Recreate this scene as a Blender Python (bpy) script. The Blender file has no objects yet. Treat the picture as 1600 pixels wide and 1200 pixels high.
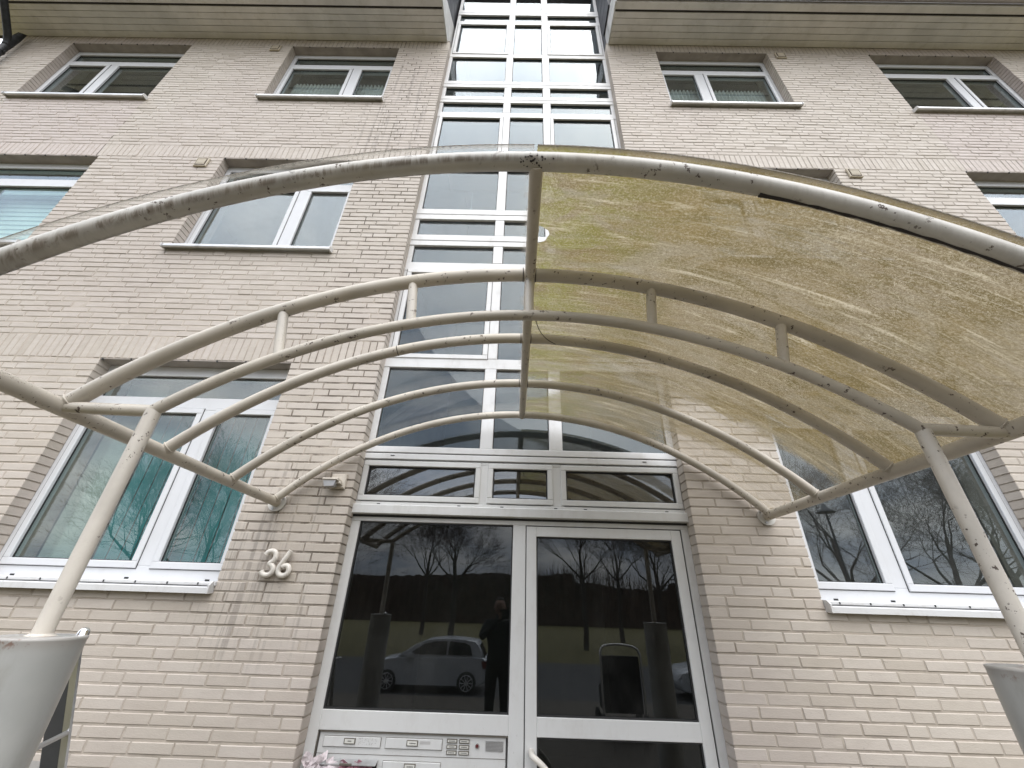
import bpy, math, random
from mathutils import Vector, Matrix, noise
random.seed(7)
C = bpy.data.collections.new("place"); bpy.context.scene.collection.children.link(C)
CZ = 2.47            # eye height above the street; all building measures below are relative to the eye
R = math.radians
sc = bpy.context.scene

# ------------------------------------------------------------------ camera, light, exposure
cam_d = bpy.data.cameras.new("camera"); cam = bpy.data.objects.new("camera", cam_d); C.objects.link(cam)
cam_d.sensor_width = 36.0; cam_d.lens = 628.86 / 1600 * 36.0
cam_d.clip_start = 0.02; cam_d.clip_end = 900
rt = Vector((0.99962811, -0.00155411, 0.02722554)); up = Vector((-0.02459656, -0.4824837, 0.87555953)); fw = Vector((-0.01177517, 0.87590357, 0.48234249))
cam.matrix_world = Matrix.Translation((0, 0, CZ)) @ Matrix((rt, up, -fw)).transposed().to_4x4()
sc.camera = cam

w = bpy.data.worlds.new("World"); sc.world = w; w.use_nodes = True
nt = w.node_tree; nt.nodes.clear()
def wn(t, **k):
    n = nt.nodes.new(t)
    for a, b in k.items(): setattr(n, a, b)
    return n
out = wn('ShaderNodeOutputWorld'); bg = wn('ShaderNodeBackground'); bg.inputs[1].default_value = 0.12
sky = wn('ShaderNodeTexSky', sky_type='NISHITA', sun_disc=False); sky.sun_elevation = R(48); sky.sun_rotation = R(160)
tc = wn('ShaderNodeTexCoord'); sep = wn('ShaderNodeSeparateXYZ'); nt.links.new(tc.outputs['Generated'], sep.inputs[0])
def wm(op, a, b=None, c=None, clamp=False):
    n = wn('ShaderNodeMath', operation=op, use_clamp=clamp)
    for i, v in enumerate((a, b, c)):
        if v is None: continue
        if isinstance(v, (int, float)): n.inputs[i].default_value = v
        else: nt.links.new(v, n.inputs[i])
    return n.outputs[0]
zc = wm('MAXIMUM', sep.outputs[2], 0.0)
den = wm('ADD', zc, 0.22)
comb = wn('ShaderNodeCombineXYZ'); nt.links.new(wm('DIVIDE', sep.outputs[0], den), comb.inputs[0]); nt.links.new(wm('DIVIDE', sep.outputs[1], den), comb.inputs[1])
nz = wn('ShaderNodeTexNoise'); nz.inputs['Scale'].default_value = 1.3; nz.inputs['Detail'].default_value = 7; nz.inputs['Roughness'].default_value = 0.6; nz.inputs['Distortion'].default_value = 0.5
nt.links.new(comb.outputs[0], nz.inputs['Vector'])
ramp = wn('ShaderNodeValToRGB'); nt.links.new(nz.outputs[0], ramp.inputs[0])
e = ramp.color_ramp.elements; e[0].position = 0.36; e[0].color = (0.43, 0.49, 0.60, 1); e[1].position = 0.66; e[1].color = (1.0, 0.985, 0.97, 1)
# overcast sky: about three times brighter overhead than at the horizon
lum = wm('MULTIPLY_ADD', wm('POWER', zc, 1.35), 30.0, 10.5)
cl = wn('ShaderNodeVectorMath', operation='SCALE'); nt.links.new(ramp.outputs[0], cl.inputs[0]); nt.links.new(lum, cl.inputs[3])
mask = wn('ShaderNodeValToRGB'); nt.links.new(nz.outputs[0], mask.inputs[0]); mask.color_ramp.elements[0].position = 0.30; mask.color_ramp.elements[1].position = 0.42
mask.color_ramp.elements[0].color = (0.72, 0.72, 0.72, 1)
mx = wn('ShaderNodeMix', data_type='RGBA'); nt.links.new(mask.outputs[0], mx.inputs[0]); nt.links.new(sky.outputs[0], mx.inputs[6]); nt.links.new(cl.outputs[0], mx.inputs[7])
nt.links.new(mx.outputs[2], bg.inputs[0]); nt.links.new(bg.outputs[0], out.inputs[0])

sun_d = bpy.data.lights.new("sun", 'SUN'); sun_d.energy = 1.4; sun_d.angle = R(60); sun_d.color = (1.0, 0.96, 0.9)
sun = bpy.data.objects.new("sun", sun_d); C.objects.link(sun)
sd = Vector((math.sin(R(160)) * math.cos(R(48)), math.cos(R(160)) * math.cos(R(48)), math.sin(R(48))))
sun.rotation_euler = sd.to_track_quat('Z', 'Y').to_euler(); sun.location = (4, -6, 20)

sc.view_settings.view_transform = 'Standard'; sc.view_settings.look = 'None'; sc.view_settings.gamma = 1.0
sc.view_settings.use_curve_mapping = False; sc.view_settings.exposure = 0.22
sc.render.engine = 'CYCLES'
sc.cycles.max_bounces = 10; sc.cycles.diffuse_bounces = 4; sc.cycles.glossy_bounces = 4; sc.cycles.transparent_max_bounces = 24; sc.cycles.transmission_bounces = 4
sc.cycles.sample_clamp_indirect = 6.0; sc.cycles.caustics_reflective = False; sc.cycles.caustics_refractive = False

# ------------------------------------------------------------------ materials
class NT:
    def __init__(s, name):
        s.m = bpy.data.materials.new(name); s.m.use_nodes = True; s.t = s.m.node_tree; s.t.nodes.clear()
        s.o = s.t.nodes.new('ShaderNodeOutputMaterial'); s.pos = None
    def n(s, t, **k):
        x = s.t.nodes.new(t)
        for a, b in k.items(): setattr(x, a, b)
        return x
    def l(s, a, b):
        if isinstance(a, (int, float)): b.default_value = a
        elif isinstance(a, tuple): b.default_value = a if len(a) != 3 or b.type != 'RGBA' else (*a, 1)
        else: s.t.links.new(a, b)
    def P(s):
        if s.pos is None: s.pos = s.n('ShaderNodeNewGeometry').outputs['Position']
        return s.pos
    def math(s, op, a, b=0.0, c=0.0, clamp=False):
        x = s.n('ShaderNodeMath', operation=op, use_clamp=clamp)
        s.l(a, x.inputs[0]); s.l(b, x.inputs[1]); s.l(c, x.inputs[2]); return x.outputs[0]
    def noise(s, scale, detail=4, rough=0.55, vec=None, stretch=None, dist=0.0, off=None):
        v = vec if vec is not None else s.P()
        if stretch or off:
            mp = s.n('ShaderNodeMapping'); s.l(v, mp.inputs[0])
            if stretch: mp.inputs['Scale'].default_value = stretch
            if off: mp.inputs['Location'].default_value = off
            v = mp.outputs[0]
        x = s.n('ShaderNodeTexNoise'); s.l(v, x.inputs['Vector']); x.inputs['Scale'].default_value = scale
        x.inputs['Detail'].default_value = detail; x.inputs['Roughness'].default_value = rough; x.inputs['Distortion'].default_value = dist
        return x.outputs[0]
    def step(s, v, lo, hi, a=0.0, b=1.0, smooth=True):
        x = s.n('ShaderNodeMapRange'); x.interpolation_type = 'SMOOTHSTEP' if smooth else 'LINEAR'
        s.l(v, x.inputs[0]); x.inputs[1].default_value = lo; x.inputs[2].default_value = hi; x.inputs[3].default_value = a; x.inputs[4].default_value = b
        return x.outputs[0]
    def mix(s, f, a, b, blend='MIX'):
        x = s.n('ShaderNodeMix', data_type='RGBA', blend_type=blend); s.l(f, x.inputs[0]); s.l(a, x.inputs[6]); s.l(b, x.inputs[7]); return x.outputs[2]
    def bump(s, h, strength=0.3, dist=0.002, normal=None):
        x = s.n('ShaderNodeBump'); x.inputs['Strength'].default_value = strength; x.inputs['Distance'].default_value = dist; s.l(h, x.inputs['Height'])
        if normal: s.l(normal, x.inputs['Normal'])
        return x.outputs[0]
    def bsdf(s, col, rough=0.6, metal=0.0, normal=None, spec=0.5):
        x = s.n('ShaderNodeBsdfPrincipled'); s.l(col, x.inputs['Base Color']); s.l(rough, x.inputs['Roughness']); s.l(metal, x.inputs['Metallic'])
        x.inputs['Specular IOR Level'].default_value = spec
        if normal: s.l(normal, x.inputs['Normal'])
        return x.outputs[0]
    def done(s, sh): s.l(sh, s.o.inputs[0]); return s.m
    def schlick(s, f0, normal=None):
        "two-sided Fresnel reflectance"
        g = s.n('ShaderNodeNewGeometry'); d = s.n('ShaderNodeVectorMath', operation='DOT_PRODUCT'); s.l(normal or g.outputs['Normal'], d.inputs[0]); s.l(g.outputs['Incoming'], d.inputs[1])
        c = s.math('SUBTRACT', 1.0, s.math('ABSOLUTE', d.outputs['Value']), clamp=True)
        return s.math('MULTIPLY_ADD', s.math('POWER', c, 5.0), 1.0 - f0, f0)
    def axis(s, i):
        x = s.n('ShaderNodeSeparateXYZ'); s.l(s.P(), x.inputs[0]); return x.outputs[i]

def simple(name, col, rough=0.6, metal=0.0, var=0.12, scale=6.0, bump=0.0, bscale=60.0, spec=0.5, dirt=None):
    m = NT(name); n1 = m.noise(scale, 5)
    c = m.mix(m.step(n1, 0.3, 0.7), tuple(x * (1 - var) for x in col), tuple(min(1, x * (1 + var)) for x in col))
    if dirt:
        d = m.noise(3.0, 6, 0.7, stretch=(3, 3, 0.6)); c = m.mix(m.step(d, 0.5, 0.75, 0, dirt[1]), c, dirt[0])
    nm = m.bump(m.noise(bscale, 4), bump, 0.002) if bump else None
    return m.done(m.bsdf(c, rough, metal, nm, spec))

def brick_material():
    m = NT("painted_pale_clinker")
    at = m.n('ShaderNodeAttribute', attribute_name='tint'); f = at.outputs['Fac']
    c = m.mix(f, (0.455, 0.405, 0.345), (0.54, 0.49, 0.435))
    X = m.axis(0); Z = m.axis(2)
    # the bays below the outer windows were faced with a pinker batch of brick
    ax = m.math('ABSOLUTE', m.math('SUBTRACT', X, 0.04))
    bay = m.math('MULTIPLY', m.step(ax, 5.21, 5.23), m.step(ax, 7.12, 7.10, 0, 1))
    bay = m.math('MULTIPLY', bay, m.step(Z, CZ + 1.7, CZ + 1.8))
    c = m.mix(m.math('MULTIPLY', bay, 0.65), c, (0.49, 0.42, 0.395))
    big = m.noise(0.55, 4, 0.6); c = m.mix(m.step(big, 0.35, 0.7, 0, 0.4), c, (0.46, 0.395, 0.365))
    # fine rubbing and pits
    fine = m.noise(9, 6, 0.65, stretch=(1, 1, 3.0)); c = m.mix(m.step(fine, 0.35, 0.75, 0, 0.22), c, (0.33, 0.28, 0.235))
    # soot runs below sills, beside the stair tower and under the number
    st = m.noise(1.0, 6, 0.7, stretch=(26, 26, 0.9)); st2 = m.noise(0.8, 3)
    def band(x0, x1, z0, z1, s=0.12):
        a = m.math('MULTIPLY', m.step(X, x0 - s, x0 + s), m.step(X, x1 + s, x1 - s)); b = m.math('MULTIPLY', m.step(Z, CZ + z0 - s * 3, CZ + z0 + s), m.step(Z, CZ + z1 + s, CZ + z1 - s))
        return m.math('MULTIPLY', a, b)
    zone = m.math('ADD', m.math('ADD', band(-2.05, -1.18, -0.2, 0.9), m.math('MULTIPLY', band(-2.1, -1.18, 4.9, 7.0, 0.2), 1.3)), m.math('MULTIPLY', band(-1.9, -1.72, -0.25, 0.4, 0.05), 1.2))
    zone = m.math('ADD', zone, m.math('MULTIPLY', m.step(st2, 0.5, 0.7), 0.25))
    run = m.math('MULTIPLY', m.step(st, 0.50, 0.66), zone, clamp=True)
    c = m.mix(m.math('MULTIPLY', run, 0.34), c, (0.085, 0.07, 0.058))
    sp = m.noise(45, 3, 0.7); spm = m.math('MULTIPLY', m.step(sp, 0.66, 0.74), m.step(m.noise(1.7, 3), 0.45, 0.65))
    c = m.mix(m.math('MULTIPLY', spm, 0.5), c, (0.12, 0.10, 0.08))
    ef = m.math('MULTIPLY', m.step(m.noise(2.2, 5, 0.6, off=(9, 3, 1)), 0.58, 0.74), 0.28); c = m.mix(ef, c, (0.52, 0.47, 0.41))
    h = m.math('ADD', m.noise(60, 5, 0.6, stretch=(1, 1, 2.5)), m.math('MULTIPLY', m.noise(14, 3), 0.8))
    return m.done(m.bsdf(c, m.step(fine, 0.3, 0.7, 0.5, 0.72), 0, m.bump(h, 0.35, 0.003), 0.4))

def frame_material(name, col, dirt):
    m = NT(name)
    d = m.noise(5, 6, 0.7, stretch=(1.5, 1.5, 0.7)); c = m.mix(m.step(d, 0.45, 0.8, 0, dirt), col, (0.36, 0.33, 0.29))
    f = m.noise(70, 3, 0.6); c = m.mix(m.step(f, 0.68, 0.76, 0, 0.25), c, (0.2, 0.18, 0.15))
    return m.done(m.bsdf(c, m.step(d, 0.3, 0.7, 0.3, 0.48), 0, m.bump(m.noise(9, 2), 0.08, 0.004), 0.5))

def tube_material(name, base, grime):
    m = NT(name)
    geo = m.n('ShaderNodeNewGeometry'); nsep = m.n('ShaderNodeSeparateXYZ'); m.l(geo.outputs['Normal'], nsep.inputs[0]); nzz = nsep.outputs[2]
    v = m.noise(4, 5, 0.6); c = m.mix(m.step(v, 0.3, 0.7), tuple(x * 0.86 for x in base), tuple(x * 1.08 for x in base))
    lich = m.noise(160, 4, 0.7); patch = m.noise(7, 4, 0.65); upw = m.step(nzz, -0.1, 0.55)
    small = m.math('MULTIPLY', m.math('MULTIPLY', m.step(lich, 0.54, 0.61), m.step(patch, 0.42, 0.60)), upw)
    c = m.mix(m.math('MULTIPLY', small, 0.6), c, (0.10, 0.075, 0.055))
    chip = m.noise(42, 5, 0.66, off=(3, 7, 2)); chipm = m.math('MULTIPLY', m.step(chip, 0.61, 0.63), m.step(m.noise(3.1, 2, off=(4, 4, 4)), 0.44, 0.56))
    c = m.mix(m.math('MULTIPLY', chipm, 0.92), c, (0.055, 0.032, 0.026))
    if grime:
        # brown drip line that runs along the lower front side
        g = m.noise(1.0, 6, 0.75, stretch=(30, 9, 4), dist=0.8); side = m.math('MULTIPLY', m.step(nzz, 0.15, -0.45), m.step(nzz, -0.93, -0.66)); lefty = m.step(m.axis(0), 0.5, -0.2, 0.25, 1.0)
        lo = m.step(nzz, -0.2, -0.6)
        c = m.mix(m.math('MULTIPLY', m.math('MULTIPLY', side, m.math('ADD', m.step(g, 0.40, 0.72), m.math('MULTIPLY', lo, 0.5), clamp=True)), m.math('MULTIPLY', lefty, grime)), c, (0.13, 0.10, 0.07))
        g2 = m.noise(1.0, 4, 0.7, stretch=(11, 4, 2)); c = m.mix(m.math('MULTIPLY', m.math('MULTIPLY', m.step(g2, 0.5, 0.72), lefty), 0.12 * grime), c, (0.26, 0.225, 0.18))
    yel = m.noise(2.2, 4); c = m.mix(m.step(yel, 0.5, 0.75, 0, 0.35), c, (0.40, 0.34, 0.235))
    h = m.math('ADD', m.math('MULTIPLY', chipm, -1.0), m.math('MULTIPLY', m.noise(40, 4), 0.5))
    r = m.math('ADD', m.step(v, 0.3, 0.7, 0.36, 0.5), m.math('MULTIPLY', chipm, 0.35))
    return m.done(m.bsdf(c, r, 0, m.bump(h, 0.5, 0.0012), 0.5))

def glass_material(name, tint=(0.80, 0.84, 0.83), ior=1.75, wav=0.0, dust=0.02, frit=0.0):
    m = NT(name)
    fr = m.schlick(ior)
    nm = m.bump(m.noise(1.6, 2, 0.4), wav, 0.02) if wav else None
    gl = m.n('ShaderNodeBsdfGlossy'); gl.inputs['Roughness'].default_value = 0.0; gl.inputs['Color'].default_value = (0.93, 0.97, 1.0, 1)
    if nm: m.l(nm, gl.inputs['Normal'])
    tr = m.n('ShaderNodeBsdfTransparent'); m.l((*tint, 1), tr.inputs[0])
    df = m.n('ShaderNodeBsdfDiffuse'); df.inputs[0].default_value = (0.45, 0.44, 0.42, 1)
    a = m.n('ShaderNodeMixShader'); m.l(m.math('ADD', dust, m.math('MULTIPLY', m.step(m.noise(2.4, 6, 0.7, stretch=(1, 1, 0.6)), 0.5, 0.8), 0.03)), a.inputs[0]); m.l(tr.outputs[0], a.inputs[1]); m.l(df.outputs[0], a.inputs[2])
    b = m.n('ShaderNodeMixShader'); m.l(fr, b.inputs[0]); m.l(a.outputs[0], b.inputs[1]); m.l(gl.outputs[0], b.inputs[2])
    return m.done(b.outputs[0])

def sheet_material(name, dirty):
    m = NT(name)
    uv = m.n('ShaderNodeUVMap'); uv.uv_map = "arc"; U = uv.outputs[0]
    s = m.n('ShaderNodeSeparateXYZ'); m.l(U, s.inputs[0]); u, v = s.outputs[0], s.outputs[1]
    streak = m.noise(1.0, 7, 0.72, vec=U, stretch=(2.0, 22, 1), dist=0.5)
    streak2 = m.noise(1.0, 4, 0.6, vec=U, stretch=(0.9, 90, 1), off=(2, 5, 0), dist=0.3)
    speck = m.noise(95, 4, 0.8, vec=U, stretch=(1, 1.4, 1), dist=0.6); vein = m.n('ShaderNodeTexVoronoi'); vein.feature = 'DISTANCE_TO_EDGE'; vein.inputs['Scale'].default_value = 120; m.l(U, vein.inputs['Vector'])
    big = m.noise(1.6, 5, 0.6, vec=U, dist=0.4); mid = m.noise(7, 5, 0.65, vec=U, stretch=(0.6, 1.4, 1), dist=0.8)
    tr = m.n('ShaderNodeBsdfTransparent'); gl = m.n('ShaderNodeBsdfGlossy'); gl.inputs['Roughness'].default_value = 0.08
    fr = m.schlick(0.04)
    edge = m.step(v, 0.815, 0.79)                       # mossy front lip beyond the front arch
    if dirty:
        c = m.mix(m.step(big, 0.35, 0.65), (0.275, 0.21, 0.09), (0.285, 0.23, 0.145))
        c = m.mix(m.step(mid, 0.42, 0.62, 0, 0.75), c, (0.17, 0.13, 0.045))
        grn = m.math('MULTIPLY', m.step(u, 0.75, 0.0), m.step(mid, 0.35, 0.6)); c = m.mix(m.math('MULTIPLY', grn, 0.8), c, (0.30, 0.29, 0.07))
        c = m.mix(m.math('MULTIPLY', m.step(m.noise(3.2, 5, 0.6, vec=U, stretch=(0.5, 1.6, 1), off=(1, 8, 0), dist=1.2), 0.48, 0.64), 0.6), c, (0.36, 0.315, 0.23))
        c = m.mix(m.math('MULTIPLY', m.step(streak, 0.54, 0.70), m.step(speck, 0.3, 0.6, 0.3, 1.0)), c, (0.74, 0.66, 0.50))
        c = m.mix(m.step(speck, 0.50, 0.60, 0, 0.6), c, (0.50, 0.43, 0.30))
        c = m.mix(m.math('MULTIPLY', m.step(streak2, 0.60, 0.70), 0.35), c, (0.80, 0.73, 0.58))
        c = m.mix(m.step(speck, 0.46, 0.36, 0, 0.75), c, (0.20, 0.15, 0.065))
        curl = m.noise(38, 3, 0.6, vec=U, dist=2.5); c = m.mix(m.math('MULTIPLY', m.step(m.math('ABSOLUTE', m.math('SUBTRACT', curl, 0.5)), 0.018, 0.0), m.step(big, 0.4, 0.6, 0.15, 0.7)), c, (0.85, 0.78, 0.60))
        # how much the grime covers: thick in front, thinner near the wall, wiped spots at the ridge
        cov = m.math('ADD', m.step(v, 1.7, 2.75, 0.985, 0.84), m.step(streak, 0.4, 0.62, -0.07, 0.07))
        w1 = m.math('ADD', m.step(u, 1.2, 2.0, 0.0, -0.06), 0.0)
        def spot(u0, v0, ru, rv, soft=0.35):
            a = m.math('POWER', m.math('DIVIDE', m.math('SUBTRACT', u, u0), ru), 2); b = m.math('POWER', m.math('DIVIDE', m.math('SUBTRACT', v, v0), rv), 2)
            d = m.math('ADD', m.math('ADD', a, b), m.math('MULTIPLY', m.math('SUBTRACT', mid, 0.5), 0.9))
            return m.step(d, 1.0, 1.0 - soft)
        w2 = m.math('MULTIPLY', spot(1.78, 2.36, 0.30, 0.16, 0.8), -0.75)
        w3 = m.math('MULTIPLY', spot(0.0, 1.16, 0.075, 0.05, 0.15), -0.95)
        w4 = m.math('MULTIPLY', spot(0.0, 2.50, 0.30, 0.22, 0.8), -0.55)
        w5 = m.math('MULTIPLY', m.math('MULTIPLY', m.step(u, 0.9, 1.2), m.step(m.math('ADD', v, m.math('MULTIPLY', u, 0.25)), 2.9, 2.98)), -0.38)
        bn = m.math('MULTIPLY_ADD', m.math('SUBTRACT', mid, 0.5), 0.35, v)
        w6 = m.math('MULTIPLY', m.math('MULTIPLY', m.math('MULTIPLY', m.step(bn, 2.16, 2.27), m.step(bn, 2.45, 2.38)), m.step(u, 0.85, 1.15)), -0.50)
        c = m.mix(m.math('MULTIPLY', edge, 0.8), c, (0.19, 0.16, 0.11))
        for x in (w1, w2, w3, w4, w5, w6): cov = m.math('ADD', cov, x)
        cov = m.math('MINIMUM', m.math('MAXIMUM', cov, 0.04), 0.985)
        cov = m.math('MAXIMUM', cov, edge)
    else:
        c = m.mix(speck, (0.40, 0.37, 0.31), (0.62, 0.59, 0.53))
        ridge = m.math('MULTIPLY', m.step(u, -0.05, -0.01), m.step(mid, 0.45, 0.6))
        cov = m.math('ADD', m.math('MULTIPLY', m.step(streak, 0.50, 0.74), 0.07), 0.015)
        cov = m.math('MAXIMUM', cov, m.math('MULTIPLY', edge, 0.72)); cov = m.math('MAXIMUM', cov, m.math('MULTIPLY', ridge, 0.5))
    dk = m.math('MULTIPLY', edge, m.step(speck, 0.52, 0.60)); c = m.mix(m.math('MULTIPLY', dk, 0.8), c, (0.09, 0.08, 0.065))
    df = m.n('ShaderNodeBsdfDiffuse'); m.l(c, df.inputs[0]); tl = m.n('ShaderNodeBsdfTranslucent'); m.l(c, tl.inputs[0])
    d = m.n('ShaderNodeMixShader'); d.inputs[0].default_value = 0.40; m.l(df.outputs[0], d.inputs[1]); m.l(tl.outputs[0], d.inputs[2])
    a = m.n('ShaderNodeMixShader'); m.l(cov, a.inputs[0]); m.l(tr.outputs[0], a.inputs[1]); m.l(d.outputs[0], a.inputs[2])
    b = m.n('ShaderNodeMixShader'); m.l(m.math('MULTIPLY', fr, m.math('MULTIPLY_ADD', cov, -0.75, 1.0)), b.inputs[0]); m.l(a.outputs[0], b.inputs[1]); m.l(gl.outputs[0], b.inputs[2])
    return m.done(b.outputs[0])

M = {}
M['brick'] = brick_material()
def mortar_material():
    m = NT("overpainted_mortar"); X = m.axis(0); Z = m.axis(2)
    c = m.mix(m.step(m.noise(7, 5), 0.3, 0.7), (0.41, 0.36, 0.30), (0.49, 0.43, 0.37))
    worn = m.math('MULTIPLY', m.step(m.noise(0.9, 4, 0.6), 0.38, 0.62), m.step(m.noise(9, 4, 0.7), 0.35, 0.6)); c = m.mix(m.math('MULTIPLY', worn, 0.45), c, (0.24, 0.21, 0.185))
    up_ = m.math('MULTIPLY', m.step(Z, CZ + 2.0, CZ + 3.2), 0.38); c = m.mix(up_, c, (0.29, 0.265, 0.24))
    # soot sits in the joints beside the door and the stair tower
    d = m.math('MULTIPLY', m.math('MULTIPLY', m.math('MULTIPLY', m.step(X, -2.2, -1.8), m.step(X, -0.9, -1.1)), m.step(Z, CZ - 0.25, CZ + 0.15)), m.step(m.noise(5, 5, 0.7, stretch=(1, 1, 0.5)), 0.40, 0.60)); c = m.mix(m.math('MULTIPLY', d, 0.75), c, (0.085, 0.07, 0.055))
    return m.done(m.bsdf(c, 0.85, 0, m.bump(m.noise(120, 4), 0.5, 0.002), 0.3))
M['mortar'] = mortar_material()
M['lintel'] = simple("painted_lintel", (0.33, 0.29, 0.26), 0.7, var=0.15, scale=5)
M['pvc'] = frame_material("white_window_plastic", (0.62, 0.63, 0.65), 0.15)
M['alu'] = frame_material("white_coated_aluminium", (0.66, 0.66, 0.66), 0.35)
M['door'] = frame_material("grey_white_door_aluminium", (0.60, 0.60, 0.59), 0.3)
M['gasket'] = simple("black_rubber_gasket", (0.018, 0.018, 0.018), 0.6)
M['sill'] = simple("silver_sill_metal", (0.62, 0.62, 0.62), 0.35, 0.5, dirt=((0.2, 0.18, 0.15), 0.4))
M['sill_white'] = frame_material("white_sill_coating", (0.60, 0.60, 0.60), 0.6)
M['tube'] = tube_material("weathered_greige_tube_paint", (0.52, 0.475, 0.405), 0.0)
M['tube_front'] = tube_material("weathered_pale_tube_paint", (0.57, 0.55, 0.51), 0.85)
M['post'] = tube_material("pale_post_paint", (0.55, 0.51, 0.45), 0.0)
M['glass'] = glass_material("window_glass", (0.90, 0.95, 0.94), 0.088, 0.03)
M['glass_tower'] = glass_material("coated_stair_glass", (0.55, 0.63, 0.66), 0.055, 0.04)
M['glass_door'] = glass_material("dark_door_glass", (0.45, 0.46, 0.45), 0.060, 0.0, 0.004)
M['glass_top'] = glass_material("dark_toplight_glass", (0.35, 0.36, 0.36), 0.19, 0.0, 0.004)
M['sheet_dirty'] = sheet_material("algae_covered_acrylic", True)
M['sheet_clear'] = sheet_material("clear_acrylic", False)
M['soffit'] = simple("beige_soffit_paint", (0.66, 0.635, 0.62), 0.6, var=0.10, scale=2.5, dirt=((0.40, 0.37, 0.31), 0.35))
M['verge'] = simple("pale_verge_sheet_metal", (0.58, 0.575, 0.56), 0.5, dirt=((0.2, 0.19, 0.17), 0.5))
M['dark_gap'] = simple("dark_bitumen", (0.03, 0.024, 0.022), 0.8)
M['slate'] = simple("dark_slate_cladding", (0.045, 0.047, 0.055), 0.6, var=0.3)
M['gutter'] = simple("zinc_gutter", (0.40, 0.37, 0.36), 0.45, 0.3)
M['pipe'] = simple("black_downpipe", (0.022, 0.024, 0.028), 0.45, 0.2, var=0.4, scale=20)
M['teal'] = simple("teal_blind_fabric", (0.016, 0.165, 0.175), 0.85, var=0.08, bump=0.2, bscale=300)
M['mint'] = simple("pale_mint_blind", (0.60, 0.74, 0.68), 0.8, var=0.05)
M['mint_dark'] = simple("grey_mint_blind", (0.40, 0.56, 0.53), 0.8, var=0.05)
M['net'] = simple("grey_net_curtain", (0.55, 0.56, 0.56), 0.9, var=0.1)
M['drape'] = simple("grey_green_drape", (0.33, 0.38, 0.34), 0.9, var=0.1)
M['plaster'] = simple("interior_plaster", (0.25, 0.25, 0.23), 0.9)
M['hall'] = simple("hallway_plaster", (0.17, 0.18, 0.14), 0.9)
M['concrete'] = simple("grey_concrete", (0.28, 0.27, 0.25), 0.9, var=0.2, bump=0.4)
M['house_no'] = simple("glazed_ivory_number", (0.66, 0.62, 0.56), 0.28, dirt=((0.25, 0.2, 0.15), 0.35))
M['sensor'] = simple("aged_white_plastic", (0.58, 0.53, 0.46), 0.5, dirt=((0.2, 0.16, 0.12), 0.4))
M['lens'] = simple("milky_sensor_lens", (0.36, 0.36, 0.37), 0.25)
M['vent'] = simple("cream_vent_plastic", (0.50, 0.44, 0.34), 0.6, dirt=((0.25, 0.19, 0.12), 0.5))
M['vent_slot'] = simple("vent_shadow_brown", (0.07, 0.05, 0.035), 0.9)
M['flange'] = simple("white_flange_plate", (0.66, 0.64, 0.60), 0.4, dirt=((0.2, 0.16, 0.12), 0.5))
M['bolt'] = simple("zinc_bolt", (0.5, 0.5, 0.5), 0.35, 0.9)
M['chrome'] = simple("polished_chrome", (0.8, 0.8, 0.8), 0.08, 1.0, var=0.02)
M['label'] = simple("paper_label", (0.66, 0.65, 0.60), 0.5)
M['print'] = simple("grey_print_ink", (0.09, 0.085, 0.08), 0.6)
M['brass'] = simple("dull_label_frame", (0.16, 0.145, 0.12), 0.45, 0.4)
M['black'] = simple("black_plastic", (0.02, 0.02, 0.022), 0.45)
M['red'] = simple("dark_red_plastic", (0.10, 0.012, 0.015), 0.3)
M['paper'] = simple("printed_junk_paper", (0.52, 0.46, 0.47), 0.6, var=0.35, scale=25)
M['paper2'] = simple("pink_printed_paper", (0.42, 0.20, 0.24), 0.6, var=0.4, scale=40)
M['alu_raw'] = simple("bare_aluminium", (0.60, 0.60, 0.60), 0.32, 0.8)
M['board'] = simple("dark_grey_board", (0.075, 0.078, 0.085), 0.5)
M['asphalt'] = simple("asphalt", (0.055, 0.055, 0.056), 0.9, var=0.2, bump=0.5, bscale=80)
M['paving'] = simple("wet_grey_paving", (0.085, 0.074, 0.060), 0.9, var=0.15, bump=0.4)
M['grass'] = simple("winter_grass", (0.10, 0.088, 0.028), 0.95, var=0.3, scale=2)
M['bark'] = simple("wet_dark_bark", (0.055, 0.045, 0.038), 0.9, var=0.3, scale=10)
M['wood_far'] = simple("leafless_brown_thicket", (0.055, 0.036, 0.026), 0.95, var=0.4, scale=1.2)
M['car'] = simple("silver_car_paint", (0.45, 0.47, 0.50), 0.25, 0.3, var=0.02)
M['car_dark'] = simple("dark_car_glass", (0.012, 0.013, 0.015), 0.08)
M['tyre'] = simple("tyre_rubber", (0.02, 0.02, 0.02), 0.8)
M['cloth'] = simple("black_coat_cloth", (0.015, 0.015, 0.018), 0.9)
M['skin'] = simple("skin", (0.30, 0.18, 0.13), 0.5)
M['roof'] = simple("dark_roof_tiles", (0.06, 0.05, 0.05), 0.7, var=0.3)

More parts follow.
